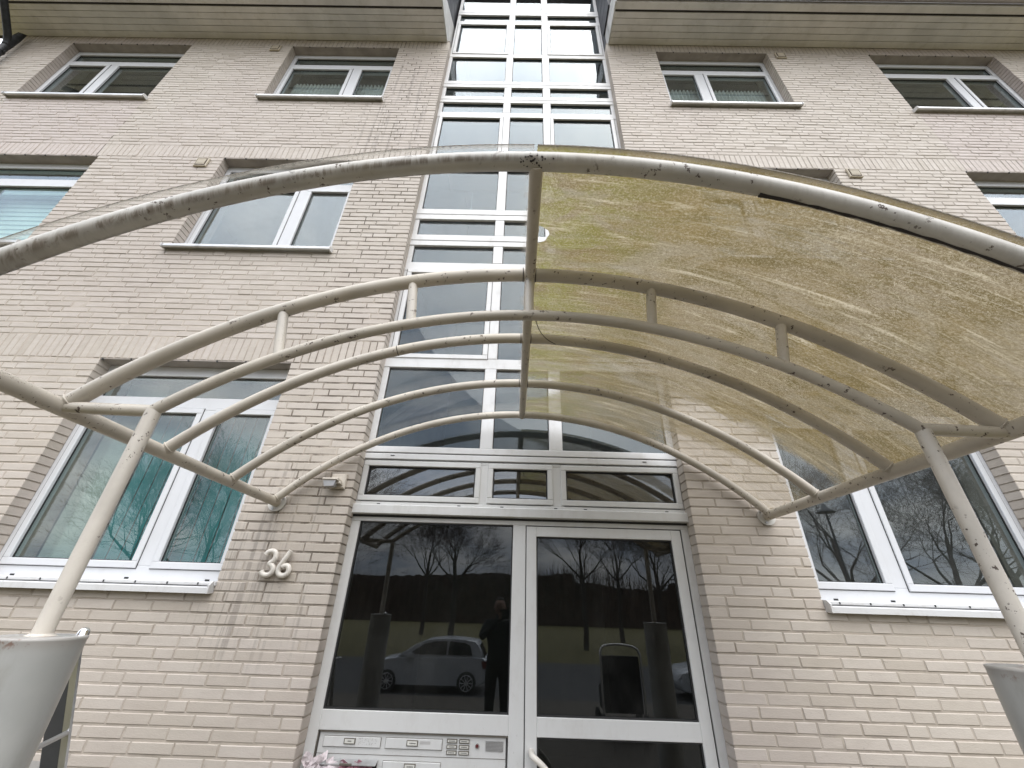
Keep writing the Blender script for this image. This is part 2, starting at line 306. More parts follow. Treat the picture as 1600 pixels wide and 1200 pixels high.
def add_rust(mat_name):
    m = NT("column_steel_paint"); Z = m.axis(2)
    v = m.noise(3, 5, 0.6); c = m.mix(m.step(v, 0.3, 0.7), (0.38, 0.385, 0.37), (0.46, 0.46, 0.44))
    d = m.noise(6, 6, 0.7, stretch=(1, 1, 0.35)); c = m.mix(m.step(d, 0.46, 0.70, 0, 0.5), c, (0.25, 0.235, 0.20))
    rim = m.step(Z, CZ - 0.150, CZ - 0.120); rust = m.math('MULTIPLY', rim, m.step(m.noise(22, 4, 0.7), 0.56, 0.66)); c = m.mix(m.math('MULTIPLY', rust, 0.85), c, (0.16, 0.055, 0.025))
    c = m.mix(m.math('MULTIPLY', rim, 0.35), c, (0.25, 0.2, 0.17))
    sc_ = m.math('MULTIPLY', m.step(m.noise(30, 5, 0.7, stretch=(1, 1, 0.5), off=(1, 5, 2)), 0.68, 0.71), 0.8); c = m.mix(sc_, c, (0.09, 0.085, 0.08))
    return m.done(m.bsdf(c, m.step(v, 0.3, 0.7, 0.28, 0.42), 0, m.bump(m.noise(12, 4), 0.25, 0.003), 0.5))
M['column'] = add_rust('')
M['weld'] = simple('rusty_weld_bead', (0.30, 0.24, 0.18), 0.7, var=0.4, scale=60)

# ------------------------------------------------------------------ mesh helpers
class MB:
    def __init__(s): s.v = []; s.f = []; s.smooth = []; s.attr = None; s.uv = None
    def add(s, vs, fs, smooth=False):
        o = len(s.v); s.v += [tuple(q) for q in vs]; s.f += [tuple(i + o for i in f) for f in fs]; s.smooth += [smooth] * len(fs); return s
    def box(s, x0, x1, y0, y1, z0, z1):
        vs = [(x, y, z) for x in (x0, x1) for y in (y0, y1) for z in (z0, z1)]
        return s.add(vs, [(0, 1, 3, 2), (4, 6, 7, 5), (0, 4, 5, 1), (2, 3, 7, 6), (0, 2, 6, 4), (1, 5, 7, 3)])
    def cbox(s, x0, x1, y0, y1, z0, z1, c=0.003):
        "box with chamfered front (-y) edges"
        b = [(x0, y1, z0), (x1, y1, z0), (x1, y1, z1), (x0, y1, z1)]; m_ = [(x0, y0 + c, z0), (x1, y0 + c, z0), (x1, y0 + c, z1), (x0, y0 + c, z1)]
        f = [(x0 + c, y0, z0 + c), (x1 - c, y0, z0 + c), (x1 - c, y0, z1 - c), (x0 + c, y0, z1 - c)]
        fs = [(8, 9, 10, 11), (3, 2, 1, 0)]
        for i in range(4):
            j = (i + 1) % 4; fs += [(i, j, 4 + j, 4 + i), (4 + i, 4 + j, 8 + j, 8 + i)]
        return s.add(b + m_ + f, fs)
    def tube(s, pts, r, seg=10, caps=True, radii=None, closed=False):
        pts = [Vector(p) for p in pts]; n = len(pts); vs = []; fs = []
        t0 = (pts[1] - pts[0]).normalized(); ref = Vector((0, 0, 1)) if abs(t0.z) < 0.9 else Vector((0, 1, 0))
        nrm = (ref - t0 * ref.dot(t0)).normalized()
        for i, p in enumerate(pts):
            if closed: t = (pts[(i + 1) % n] - pts[i - 1]).normalized()
            else: t = (pts[min(i + 1, n - 1)] - pts[max(i - 1, 0)]).normalized()
            nrm = (nrm - t * nrm.dot(t)).normalized(); b = t.cross(nrm); rr = radii[i] if radii else r
            for k in range(seg):
                a = 2 * math.pi * k / seg; vs.append(p + (nrm * math.cos(a) + b * math.sin(a)) * rr)
        for i in range(n if closed else n - 1):
            for k in range(seg):
                k2 = (k + 1) % seg; i2 = (i + 1) % n; fs.append((i * seg + k, i * seg + k2, i2 * seg + k2, i2 * seg + k))
        s.add(vs, fs, True)
        if caps and not closed:
            s.add(vs[:seg], [tuple(range(seg - 1, -1, -1))]); s.add(vs[-seg:], [tuple(range(seg))])
        return s
    def prism(s, poly, a, b, axis='x'):
        "poly in the two other axes, extruded from a to b along axis"
        n = len(poly)
        mk = {'x': lambda p, t: (t, p[0], p[1]), 'y': lambda p, t: (p[0], t, p[1]), 'z': lambda p, t: (p[0], p[1], t)}[axis]
        vs = [mk(p, a) for p in poly] + [mk(p, b) for p in poly]
        return s.add(vs, [tuple(range(n - 1, -1, -1)), tuple(range(n, 2 * n))] + [(i, (i + 1) % n, n + (i + 1) % n, n + i) for i in range(n)])
    def lathe(s, prof, cx, cy, seg=32):
        vs = []; fs = []; n = len(prof)
        for k in range(seg):
            a = 2 * math.pi * k / seg; vs += [(cx + r * math.cos(a), cy + r * math.sin(a), z) for r, z in prof]
        for k in range(seg):
            k2 = (k + 1) % seg; fs += [(k * n + i, k2 * n + i, k2 * n + i + 1, k * n + i + 1) for i in range(n - 1)]
        return s.add(vs, fs, True)
    def mesh(s, name, mat, loc=(0, 0, 0)):
        me = bpy.data.meshes.new(name); L = loc
        me.from_pydata([(x - L[0], y - L[1], z + CZ - L[2]) for x, y, z in s.v], [], s.f)
        me.polygons.foreach_set('use_smooth', s.smooth)
        if s.attr:
            a = me.attributes.new('tint', 'FLOAT', 'FACE'); a.data.foreach_set('value', s.attr)
        if s.uv:
            u = me.uv_layers.new(name="arc"); d = []
            for f in s.f:
                for i in f: d += s.uv[i]
            u.data.foreach_set('uv', d)
        me.materials.append(mat); me.update(); return me
    def build(s, name, mat, parent=None, label=None, kind=None, recalc=False):
        L = tuple(parent['_o']) if parent is not None and '_o' in parent else (0, 0, 0)
        me = s.mesh(name, M[mat] if isinstance(mat, str) else mat, L)
        o = bpy.data.objects.new(name, me); C.objects.link(o)
        if parent is not None: o.parent = parent; o['_o'] = L
        if label: o['label'] = label
        if kind: o['kind'] = kind
        return o
def thing(name, label, cat, loc, group=None):
    "an Empty at the thing's base (loc relative to eye height)"
    o = bpy.data.objects.new(name, None); C.objects.link(o); o.location = (loc[0], loc[1], loc[2] + CZ); o['_o'] = (loc[0], loc[1], loc[2] + CZ)
    o['label'] = label; o['category'] = cat; o.empty_display_size = 0.2
    if group: o['group'] = group
    return o
def tag(o, label, cat, group=None):
    o['label'] = label; o['category'] = cat
    if group: o['group'] = group
    return o

# ------------------------------------------------------------------ ground and street (behind the camera; seen mirrored in the glass)
ST = -2.47
MB().add([(-400, -400, ST - 0.004), (400, -400, ST - 0.004), (400, 60, ST - 0.004), (-400, 60, ST - 0.004)], [(0, 1, 2, 3)]).build('ground', 'grass', kind='structure')
MB().add([(-200, -18.4, ST), (200, -18.4, ST), (200, -8.4, ST), (-200, -8.4, ST)], [(0, 1, 2, 3)]).build('road', 'asphalt', kind='structure')
MB().box(-200, 200, -8.4, -3.2, ST - 0.1, ST + 0.12).build('pavement', 'paving', kind='structure')
MB().box(-2.6, 2.7, -2.4, 2.949, ST - 0.1, -1.6).box(-2.6, 2.7, -2.8, -2.4, ST - 0.1, -1.89).box(-2.6, 2.7, -3.2, -2.8, ST - 0.1, -2.18).build('entrance_steps', 'paving', kind='structure')

# ------------------------------------------------------------------ building
Y0 = 2.95; REC = 0.115; YF = Y0 + REC
H = (1.782, 4.649, 7.517)
WIN = [ # x0, x1, z0(sill top), head, mullion centre, mullion kind
 dict(x0=-3.61, x1=-1.945, z0=0.06, h=H[0], m=-2.56, s=0), dict(x0=2.01, x1=3.70, z0=0.06, h=H[0], m=2.645, s=0),
 dict(x0=-3.61, x1=-1.945, z0=3.13, h=H[1], m=-2.56, s=1), dict(x0=2.01, x1=3.70, z0=3.13, h=H[1], m=2.645, s=1),
 dict(x0=-7.07, x1=-5.14, z0=3.13, h=H[1], m=-6.30, s=1), dict(x0=5.24, x1=7.14, z0=3.13, h=H[1], m=6.40, s=1),
 dict(x0=-3.61, x1=-1.945, z0=6.00, h=H[2], m=-2.56, s=2), dict(x0=2.01, x1=3.70, z0=6.00, h=H[2], m=2.645, s=2),
 dict(x0=-7.07, x1=-5.18, z0=5.95, h=H[2], m=-6.30, s=2), dict(x0=5.24, x1=7.14, z0=5.95, h=H[2], m=6.40, s=2)]
TW = (-1.18, 1.265)
XL, XR = -8.12, 8.22
bld = thing('apartment_building', "pale brick apartment building with a glazed stair tower above its entrance door", 'building', (0, Y0, ST))

# backing wall: rectangles between the openings
def wall_rects():
    xs = sorted({XL, XR, TW[0], TW[1], *[w_['x0'] for w_ in WIN], *[w_['x1'] for w_ in WIN]}); zs = sorted({ST - 0.3, 7.78, *[w_['z0'] for w_ in WIN], *H})
    mb = MB(); cells_ = []
    for i in range(len(xs) - 1):
        run = None
        for j in range(len(zs) - 1):
            cx = (xs[i] + xs[i + 1]) / 2; cz = (zs[j] + zs[j + 1]) / 2
            op = TW[0] < cx < TW[1] or any(w_['x0'] < cx < w_['x1'] and w_['z0'] < cz < w_['h'] for w_ in WIN)
            if op:
                if run is not None: cells_.append((i, run, j)); run = None
            elif run is None: run = j
        if run is not None: cells_.append((i, run, len(zs) - 1))
    full = {i for i, a, b in cells_ if a == 0 and b == len(zs) - 1}
    for i, a, b in cells_:
        # recessed 6 mm from every reveal; strips beside an opening butt against their full-height neighbours
        x0 = xs[i] + (0.006 if i in full else -0.006); x1 = xs[i + 1] - (0.006 if i in full else -0.006)
        if i == 0: x0 = xs[0]
        z0 = zs[a] + (0.006 if a else 0); z1 = zs[b] - (0.004 if b < len(zs) - 1 else 0)
        mb.box(x0, x1, Y0 + 0.0036, Y0 + 0.36, z0, z1)
    return mb
wall = wall_rects().build('wall', 'mortar', bld)
# the mortar is set back behind the brick faces; brick sides make the reveals

bricks = []   # (x0,x1,z0,z1,soldier)
def openings_at(z):
    o = [TW] + [(w_['x0'], w_['x1']) for w_ in WIN if w_['z0'] - 0.02 < z < w_['h']]
    return sorted(o)
J = 0.0105
prev_j = {}
def course(z0, z1, k):
    zc = (z0 + z1) / 2; op = openings_at(zc); edges = [XL] + [x for ab in op for x in ab] + [XR]
    for i in range(0, len(edges), 2):
        a, b = edges[i], edges[i + 1]
        fromleft = a > -0.5 or i == 0 and b < -9
        seq = []; L = b - a; pos = 0.0
        first = (0.24, 0.115, 0.178, 0.24, 0.115, 0.24)[(k * 5 + i) % 6]
        n_str = 0
        while pos < L - 0.001:
            # irregular bond: no joint stands right above the one below
            opts = [0.24, 0.115] if not (random.random() < 0.22 and n_str > 0) else [0.115, 0.24]
            if pos == 0: opts = [first, 0.24, 0.178, 0.115]
            w_ = next((o_ for o_ in opts if all(abs(pos + o_ - pj) > 0.04 for pj in prev_j.get((i, a), ()))), opts[0])
            n_str = 0 if w_ < 0.2 else n_str + 1
            if pos + w_ > L: w_ = L - pos
            if L - (pos + w_ + J) < 0.05: w_ = L - pos
            seq.append((pos, pos + w_)); pos += w_ + J
        prev_j[(i, a)] = [q_ for _, q_ in seq[:-1]]
        for p, q in seq:
            x0, x1 = (a + p, a + q) if (a > 0) else (b - q, b - p)
            bricks.append((x0, x1, z0 + J / 2, z1 - J / 2, 0))
cz_ = (2.868 - 0.24) / 42
for k in range(68): course(H[0] - (k + 1) * cz_, H[0] - k * cz_, k)
for s_ in (0, 1):
    for k in range(42): course(H[s_] + 0.24 + k * cz_, H[s_] + 0.24 + (k + 1) * cz_, k + 3 + s_)
for s_ in range(3):
    zt = 0.24 if s_ < 2 else 0.215
    for a, b in ((XL, TW[0]), (TW[1], XR)):
        n = int(round((b - a) / 0.0625)); p = (b - a) / n
        for i in range(n): bricks.append((a + i * p + J / 2 * (i > 0), a + (i + 1) * p - J / 2 * (i < n - 1), H[s_] + J / 2, H[s_] + zt - J / 2, 1))

def project(x, y, z):
    P = Vector((x, y, z)); d = P.dot(fw)
    return 800 + 628.86 * P.dot(rt) / d, 600 - 628.86 * P.dot(up) / d
cand = []
for i, (x0, x1, z0, z1, s_) in enumerate(bricks):
    u0, v0 = project(x0, Y0, z0); u1, v1 = project(x1, Y0, z1); cu, cv = (u0 + u1) / 2, (v0 + v1) / 2
    u2, v2 = project(x1, Y0, z0); area = abs((u2 - u0) * (v1 - v2))
    if -10 < cu < 1610 and -10 < cv < 1210 and not (cu < 112 and cv > 1000) and z1 > -1.5: cand.append((-area, i))
cand.sort(); single = {i for _, i in cand[:300]}
def brick_shape(mb, x0, x1, z0, z1, y, c=0.0032):
    n0 = len(mb.v); mb.cbox(x0, x1, y, Y0 + REC - 0.004, z0, z1, c)
    # hand-made outline: corners a little off square
    for k in range(4):
        jx, jz = random.uniform(-0.0013, 0.0013), random.uniform(-0.0011, 0.0011)
        for q in (4 + k, 8 + k):
            p = mb.v[n0 + q]; mb.v[n0 + q] = (p[0] + (jx if 0.03 < 1 else 0), p[1] + random.uniform(-0.0006, 0.0006), p[2] + jz)
variants = {}
mb = MB(); mb.attr = []
for i, (x0, x1, z0, z1, s_) in enumerate(bricks):
    dy = random.gauss(0, 0.0012); t = min(1, max(0, random.gauss(0.55, 0.2)))
    dz = random.gauss(0, 0.0006)
    if i in single:
        w_ = round(x1 - x0, 3); key = (w_, round(z1 - z0, 3), random.randrange(5))
        if key not in variants:
            b = MB(); brick_shape(b, -w_ / 2, w_ / 2, -(z1 - z0) / 2 - CZ, (z1 - z0) / 2 - CZ, Y0 - Y0); b.v = [(p[0], p[1] if p[1] < 0.05 else REC - 0.004, p[2]) for p in b.v]
            b.attr = [t] * len(b.f); variants[key] = b.mesh('brick', M['brick'])
        o = bpy.data.objects.new('brick', variants[key]); C.objects.link(o); o.parent = bld
        o.location = ((x0 + x1) / 2 - bld['_o'][0], Y0 + dy - bld['_o'][1], (z0 + z1) / 2 + dz + CZ - bld['_o'][2])
    else:
        n = len(mb.f); brick_shape(mb, x0, x1, z0 + dz, z1 + dz, Y0 + dy); mb.attr += [t] * (len(mb.f) - n)
mb.build('brick_courses', 'brick', bld, kind='stuff')

# lintels: painted steel angle under each soldier course, with small anchor dots at its front edge
def lintel(w_):
    m_ = MB().box(w_['x0'] - 0.004, w_['x1'] + 0.004, Y0 + 0.003, Y0 + 0.355, w_['h'] - 0.006, w_['h'] + 0.004); l = m_.build('lintel', 'lintel', bld)
    d = MB(); x = w_['x0'] + 0.02
    while x < w_['x1']:
        d.box(x - 0.006, x + 0.006, Y0 - 0.001, Y0 + 0.012, w_['h'] - 0.010, w_['h'] + 0.003); x += 0.25
    d.build('weep_hole', 'gasket', l, kind='stuff')
for w_ in WIN: lintel(w_)

# interior shell: floors, back wall, partitions (dark rooms behind the panes)
ish = MB()
YB = Y0 + 3.6
ish.box(XL + 0.3, XR - 0.3, YB, YB + 0.2, ST, 8.0)
ish.box(XL, XL + 0.3, Y0 + 0.36, YB, ST, 8.0).box(XR - 0.3, XR, Y0 + 0.36, YB, ST, 8.0)
for a in (TW[0] - 0.25, TW[1] + 0.05): ish.box(a, a + 0.2, Y0 + 0.365, YB, ST, 10.4)
for a in (-4.5, 4.4): ish.box(a, a + 0.15, Y0 + 0.365, YB, ST, 8.0)
ish.build('interior_wall', 'plaster', bld)
flo = MB()
for z in (-1.0, 1.87, 4.76, 7.62):
    flo.box(XL + 0.3, TW[0] - 0.26, Y0 + 0.365, YB, z, z + 0.22).box(TW[1] + 0.26, XR - 0.3, Y0 + 0.365, YB, z, z + 0.22)
flo.build('floor_slab', 'plaster', bld)
lan = MB().box(TW[0] - 0.04, TW[1] + 0.04, YF + 0.1, YB, -1.8, -1.6)
for j in range(3): lan.box(TW[0] - 0.04, TW[1] + 0.04, YF + 0.30, YF + 1.4, 3.40 + 2.85 * j - 2.85 + (-0.02), 3.60 + 2.85 * j - 2.85)
lan.box(TW[0] - 0.04, TW[1] + 0.04, YB - 0.02, YB + 0.2, -1.8, 10.4)
lan.build('stair_landing', 'hall', bld)

# window units -------------------------------------------------
def bar_h(mb, x0, x1, z0, z1, y=YF, d=0.06, c=0.003): mb.cbox(x0, x1, y, y + d, z0, z1, c)
def glaze(parent, x0, x1, z0, z1, mat, y, gas=0.006):
    "pane with a black gasket round it"
    pane = MB().box(x0 - 0.012, x1 + 0.012, y + 0.018, y + 0.022, z0 - 0.012, z1 + 0.012).build('pane', mat, parent)
    g = MB(); g.box(x0, x0 + gas, y + 0.008, y + 0.017, z0, z1).box(x1 - gas, x1, y + 0.008, y + 0.017, z0, z1).box(x0 + gas, x1 - gas, y + 0.008, y + 0.017, z0, z0 + gas).box(x0 + gas, x1 - gas, y + 0.008, y + 0.017, z1 - gas * 1.6, z1)
    g.build('gasket', 'gasket', parent, kind='stuff')
def sash(mb, x0, x1, z0, z1, wd=0.045, y=YF - 0.012):
    "sash ring standing proud of the fixed frame; returns its glass opening"
    d = 0.05
    # outer bevel ring and stepped inner lip
    for (a, b, c_, e_) in ((x0, x1, z0, z0 + wd), (x0, x1, z1 - wd, z1)): mb.cbox(a, b, y, y + d, c_, e_, 0.004)
    for (a, b) in ((x0, x0 + wd), (x1 - wd, x1)): mb.cbox(a, b, y, y + d, z0 + wd, z1 - wd, 0.004)
    return x0 + wd, x1 - wd, z0 + wd, z1 - wd
def window(w_, idx):
    x0, x1, z0, h, m_ = w_['x0'], w_['x1'], w_['z0'], w_['h'], w_['m']; mat = 'pvc'
    wn_ = bpy.data.objects.new('window', None); C.objects.link(wn_); wn_.parent = bld; wn_['_o'] = tuple(bld['_o'])
    x0 -= 0.005; x1 += 0.005
    fr = MB(); ft = h - 0.008; fw_ = 0.075
    tr1 = h - 0.306; tr0 = h - 0.417; lo = z0 + 0.115 if w_['s'] == 0 else z0 + 0.10
    tp1 = h - 0.10
    fr.cbox(x0, x1, YF, YF + 0.08, tp1, ft, 0.003)                       # head
    fr.cbox(x0, x1, YF, YF + 0.08, tr0, tr1, 0.003)                      # transom bar
    fr.cbox(x0, x1, YF, YF + 0.08, z0 + 0.002, lo, 0.003)                # bottom rail
    for a, b in ((x0, x0 + 0.06), (x1 - 0.06, x1)):
        fr.cbox(a, b, YF, YF + 0.08, lo, tr0, 0.003).cbox(a, b, YF, YF + 0.08, tr1, tp1, 0.003)
    fr.cbox(m_ - 0.062, m_ + 0.062, YF, YF + 0.08, lo, tr0, 0.003)
    sa = MB(); opens = []
    for a, b in ((x0 + 0.047, m_ - 0.050), (m_ + 0.050, x1 - 0.047)):
        sa = MB(); opens.append(sash(sa, a, b, lo - 0.018, tr0 + 0.010)); sa.build('sash', mat, wn_)
    fr.build('frame', mat, wn_)
    g = 'glass'
    for (a, b, c_, e_) in opens: glaze(wn_, a, b, c_, e_, g, YF - 0.012 + 0.014)
    glaze(wn_, x0 + 0.06, x1 - 0.06, tr1, tp1, g, YF + 0.010)
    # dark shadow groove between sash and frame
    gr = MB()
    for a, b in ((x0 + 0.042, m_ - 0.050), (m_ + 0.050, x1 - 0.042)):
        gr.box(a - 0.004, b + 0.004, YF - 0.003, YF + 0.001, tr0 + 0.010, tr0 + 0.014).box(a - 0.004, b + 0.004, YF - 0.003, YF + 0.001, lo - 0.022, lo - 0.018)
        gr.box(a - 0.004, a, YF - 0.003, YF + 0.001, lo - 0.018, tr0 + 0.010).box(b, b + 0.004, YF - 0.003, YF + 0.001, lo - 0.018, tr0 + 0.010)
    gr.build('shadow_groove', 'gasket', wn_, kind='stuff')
    # sill
    sl = MB(); a, b = w_['x0'] - 0.015, w_['x1'] + 0.02
    if w_['s'] == 0:
        sl.prism([(YF, z0 + 0.0), (Y0 - 0.045, z0 - 0.005), (Y0 - 0.052, z0 - 0.012), (Y0 - 0.052, z0 - 0.045), (Y0 - 0.047, z0 - 0.045), (Y0 - 0.045, z0 - 0.018), (YF, z0 - 0.012)], a + 0.03, b - 0.02)
        sl.build('sill', 'sill_white', wn_)
        MB().cbox(a + 0.02, b - 0.01, Y0 - 0.022, YF - 0.001, z0 + 0.001, z0 + 0.024, 0.006).build('sill_upstand', 'sill_white', wn_)
        ec = MB()
        for x in (a + 0.018, b - 0.030): ec.prism([(YF - 0.01, z0 + 0.03), (Y0 - 0.03, z0 + 0.026), (Y0 - 0.055, z0 + 0.004), (Y0 - 0.055, z0 - 0.046), (Y0 - 0.03, z0 - 0.046), (YF - 0.01, z0 - 0.022)], x, x + 0.012)
        ec.build('sill_end_cap', 'sill_white', wn_, kind='stuff')
        sm = MB(); x = a + 0.10
        while x < b - 0.05:
            sm.box(x, x + 0.010, Y0 - 0.0235, Y0 - 0.0215, z0 + 0.004, z0 + 0.018); x += 0.19 + random.random() * 0.03
        for xx in (x0 + 0.16, m_ - 0.10, x1 - 0.16): sm.box(xx, xx + 0.030, YF - 0.002, YF, z0 + 0.030, z0 + 0.041)
        sm.build('drain_slot', 'gasket', wn_, kind='stuff')
    else:
        sl.prism([(YF, z0 + 0.02), (Y0 - 0.05, z0 + 0.0), (Y0 - 0.058, z0 - 0.004), (Y0 - 0.058, z0 - 0.032), (Y0 - 0.052, z0 - 0.040), (Y0 - 0.04, z0 - 0.040), (Y0 - 0.036, z0 - 0.02), (YF, z0 - 0.004)], a, b)
        sl.build('sill', 'sill', wn_)
        ec = MB()
        for x in (a - 0.012, b): ec.prism([(YF, z0 + 0.03), (Y0 - 0.045, z0 + 0.012), (Y0 - 0.066, z0 - 0.004), (Y0 - 0.066, z0 - 0.044), (Y0 - 0.035, z0 - 0.044), (YF, z0 - 0.02)], x, x + 0.012)
        ec.build('sill_end_cap', 'sill_white', wn_, kind='stuff')
    return opens
for i, w_ in enumerate(WIN): w_['open'] = window(w_, i)

# curtains and blinds hang inside their windows: things of their own
YI = YF + 0.17
def vertical_blind():
    w_ = WIN[0]; t = thing('vertical_blind', "teal vertical slat blind hanging behind the ground floor window left of number 36", 'blind', (-2.5, YI, 1.36))
    MB().cbox(w_['x0'] + 0.06, w_['x1'] - 0.06, YI - 0.02, YI + 0.03, 1.38, 1.42).build('head_rail', 'pvc', t)
    n = 12
    for k in range(n):
        x = -3.06 + k * 0.094; a = R(1); dx, dy = 0.0425 * math.cos(a), 0.044 * math.sin(a)
        m_ = MB(); m_.add([(x - dx, YI - dy, 0.13), (x + dx, YI + dy, 0.13), (x + dx, YI + dy, 1.38), (x - dx, YI - dy, 1.38), (x - dx, YI - dy + 0.001, 0.13), (x + dx, YI + dy + 0.001, 0.13), (x + dx, YI + dy + 0.001, 1.38), (x - dx, YI - dy + 0.001, 1.38)], [(0, 1, 2, 3), (7, 6, 5, 4), (0, 3, 7, 4), (1, 5, 6, 2)])
        m_.build('slat', 'teal', t)
vertical_blind()
def drape(name, label, x0, x1, z0, z1, mat, amp=0.018, wl=0.07, y=YI, cat='curtain', group=None, jitter=0.0):
    n = int((x1 - x0) / wl * 8); vs = []; fs = []
    for i in range(n + 1):
        x = x0 + (x1 - x0) * i / n; ph = 2 * math.pi * (x - x0) / wl + 1.5 * noise.noise(Vector((x * 3, 0, z0)))
        for z in (z0, (z0 + z1) / 2, z1): vs.append((x, y + amp * math.sin(ph + (z - z0) * 0.3), z))
    for i in range(n):
        for j in range(2): a = i * 3 + j; fs.append((a, a + 3, a + 4, a + 1))
    o = MB().add(vs, fs, True).build(name, mat); tag(o, label, cat, group); return o
drape('net_curtain', "grey-green drape behind the left edge of the ground floor window with teal slats", -3.56, -3.20, 0.12, 1.70, 'drape', 0.01, 0.16, YI + 0.04)
drape('net_curtain', "pleated grey net curtain in the top floor window left of the stair tower", -3.55, -2.0, 6.05, 6.98, 'net', 0.022, 0.055)
drape('net_curtain', "pleated grey net curtain in the top floor window just right of the stair tower", 2.07, 3.64, 6.05, 6.98, 'net', 0.022, 0.055)
# striped day-and-night blind, first floor far left
t = thing('striped_roller_blind', "mint striped roller blind behind the middle floor window at the left edge", 'blind', (-6.1, YI, 3.2))
for k in range(16):
    z = 3.22 + k * 0.075; MB().box(-6.98, -5.22, YI, YI + 0.004, z, z + 0.048).build('pale_strip', 'mint', t)
MB().box(-6.98, -5.22, YI + 0.006, YI + 0.009, 3.2, 4.42).build('backing_strip', 'mint_dark', t)
MB().cbox(-6.98, -5.22, YI - 0.03, YI + 0.03, 4.42, 4.48).build('head_rail', 'pvc', t)
# things on the inner sill of the middle window, far right dark plant
t = thing('potted_plant', "dark leafy pot plant behind the rightmost top floor window", 'plant', (6.75, YF + 0.25, 6.0))
MB().lathe([(0, 6.0), (0.07, 6.0), (0.10, 6.18), (0.085, 6.18), (0.08, 6.15), (0, 6.15)], 6.75, YF + 0.25, 16).build('pot', 'lintel', t)
lf = MB()
for k in range(60):
    a = random.random() * 6.28; r_ = 0.05 + random.random() * 0.2; z = 6.2 + random.random() * 0.35; p = Vector((6.75 + r_ * math.cos(a), YF + 0.25 + r_ * math.sin(a) * 0.6, z)); d = Vector((math.cos(a), math.sin(a), 0.5)) * 0.09; s2 = Vector((-math.sin(a), math.cos(a), 0)) * 0.03
    lf.add([p, p + d * 0.5 + s2, p + d, p + d * 0.5 - s2], [(0, 1, 2, 3)])
lf.build('leaves', simple('dark_leaf', (0.03, 0.06, 0.025), 0.5), t)

# stair tower glazing ------------------------------------------
twr = bpy.data.objects.new('stair_tower_glazing', None); C.objects.link(twr); twr.parent = bld; twr['_o'] = tuple(bld['_o'])
ML, MR = (-0.283, -0.183), (0.272, 0.378)
XA, XB = TW[0] - 0.005, TW[1] + 0.005
fr = MB(); sa = MB(); gr = MB()
panes = []
def cells(z0, z1, kind):
    cols = ((XA + 0.05, ML[0]), (ML[1], MR[0]), (MR[1], XB - 0.05))
    for a, b in ((XA, XA + 0.05), ML, MR, (XB - 0.05, XB)): fr.cbox(a, b, YF - (0.006 if a in (ML[0], MR[0]) else 0), YF + 0.07, z0, z1, 0.004)
    for i, (a, b) in enumerate(cols):
        if kind == 'sash' and i != 1:
            sa = MB(); o = sash(sa, a - 0.012, b + 0.012, z0 + 0.002 - 0.01, z1 - 0.002 + 0.01, 0.045, YF - 0.014); sa.build('sash', 'alu', twr); panes.append((*o, YF - 0.002))
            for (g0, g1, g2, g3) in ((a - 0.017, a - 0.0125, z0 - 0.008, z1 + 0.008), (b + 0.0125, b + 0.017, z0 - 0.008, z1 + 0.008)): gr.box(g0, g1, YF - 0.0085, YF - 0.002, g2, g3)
        else:
            panes.append((a, b, z0, z1, YF + 0.008))
def rail(z0, z1, split=None, proud=0.0):
    if split:
        fr.cbox(XA, XB, YF - 0.004 - proud, YF + 0.07, z0, split - 0.004, 0.004).cbox(XA, XB, YF - 0.004 - proud, YF + 0.07, split + 0.004, z1, 0.004)
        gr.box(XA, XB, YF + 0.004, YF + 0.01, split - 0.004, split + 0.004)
    else: fr.cbox(XA, XB, YF - 0.004 - proud, YF + 0.07, z0, z1, 0.004)
rail(0.985, 1.090, 1.035, 0.006)
for j in range(3):
    o = 2.85 * j
    cells(1.090 + o, 1.831 + o, 'fix'); rail(1.831 + o, 1.935 + o)
    cells(1.935 + o, 2.995 + o, 'sash'); rail(2.995 + o, 3.110 + o)
    if j < 2:
        cells(3.110 + o, 3.355 + o, 'fix'); rail(3.355 + o, 3.520 + o, 3.43 + o, 0.004)
        cells(3.520 + o, 3.768 + o, 'fix'); rail(3.768 + o, 3.940 + o, 3.85 + o, 0.004)
    else:
        cells(3.110 + o, 3.350 + o, 'fix'); rail(3.350 + o, 3.535 + o, 3.44 + o, 0.004); cells(3.535 + o, 4.55 + o, 'fix'); rail(4.55 + o, 4.68 + o)
fr.build('frame', 'alu', twr); gr.build('shadow_groove', 'gasket', twr, kind='stuff')
gk = MB()
for (a, b, c_, e_, y) in panes:
    MB().box(a - 0.01, b + 0.01, y + 0.018, y + 0.022, c_ - 0.01, e_ + 0.01).build('pane', 'glass_tower', twr)
    q = 0.007
    gk.box(a, a + q, y + 0.009, y + 0.017, c_, e_).box(b - q, b, y + 0.009, y + 0.017, c_, e_).box(a + q, b - q, y + 0.009, y + 0.017, c_, c_ + q).box(a + q, b - q, y + 0.009, y + 0.017, e_ - q * 1.5, e_)
gk.build('gasket', 'gasket', twr, kind='stuff')
MB().box(XA, XB, YF + 0.07, YF + 0.26, 0.90, 1.08).build('inner_ledge', 'plaster', twr)
# tower side walls above the eaves, clad in dark slate
sl = MB()
for a in (TW[0] - 0.10, TW[1] + 0.051):
    for k in range(14): MB().box(a if a < 0 else a - 0.045 + 0.002 * (k % 2), (a + 0.055 if a < 0 else a + 0.096) - 0.002 * (k % 2), Y0 + 0.05 if k < 2 else 2.62, YB, 7.80 + k * 0.19, 7.80 + k * 0.19 + 0.186).build('slate_board', 'slate', bld)
MB().box(TW[0] - 0.25, TW[1] + 0.25, Y0 - 0.1, YB + 0.2, 10.42, 10.55).build('tower_roof', 'roof', bld)

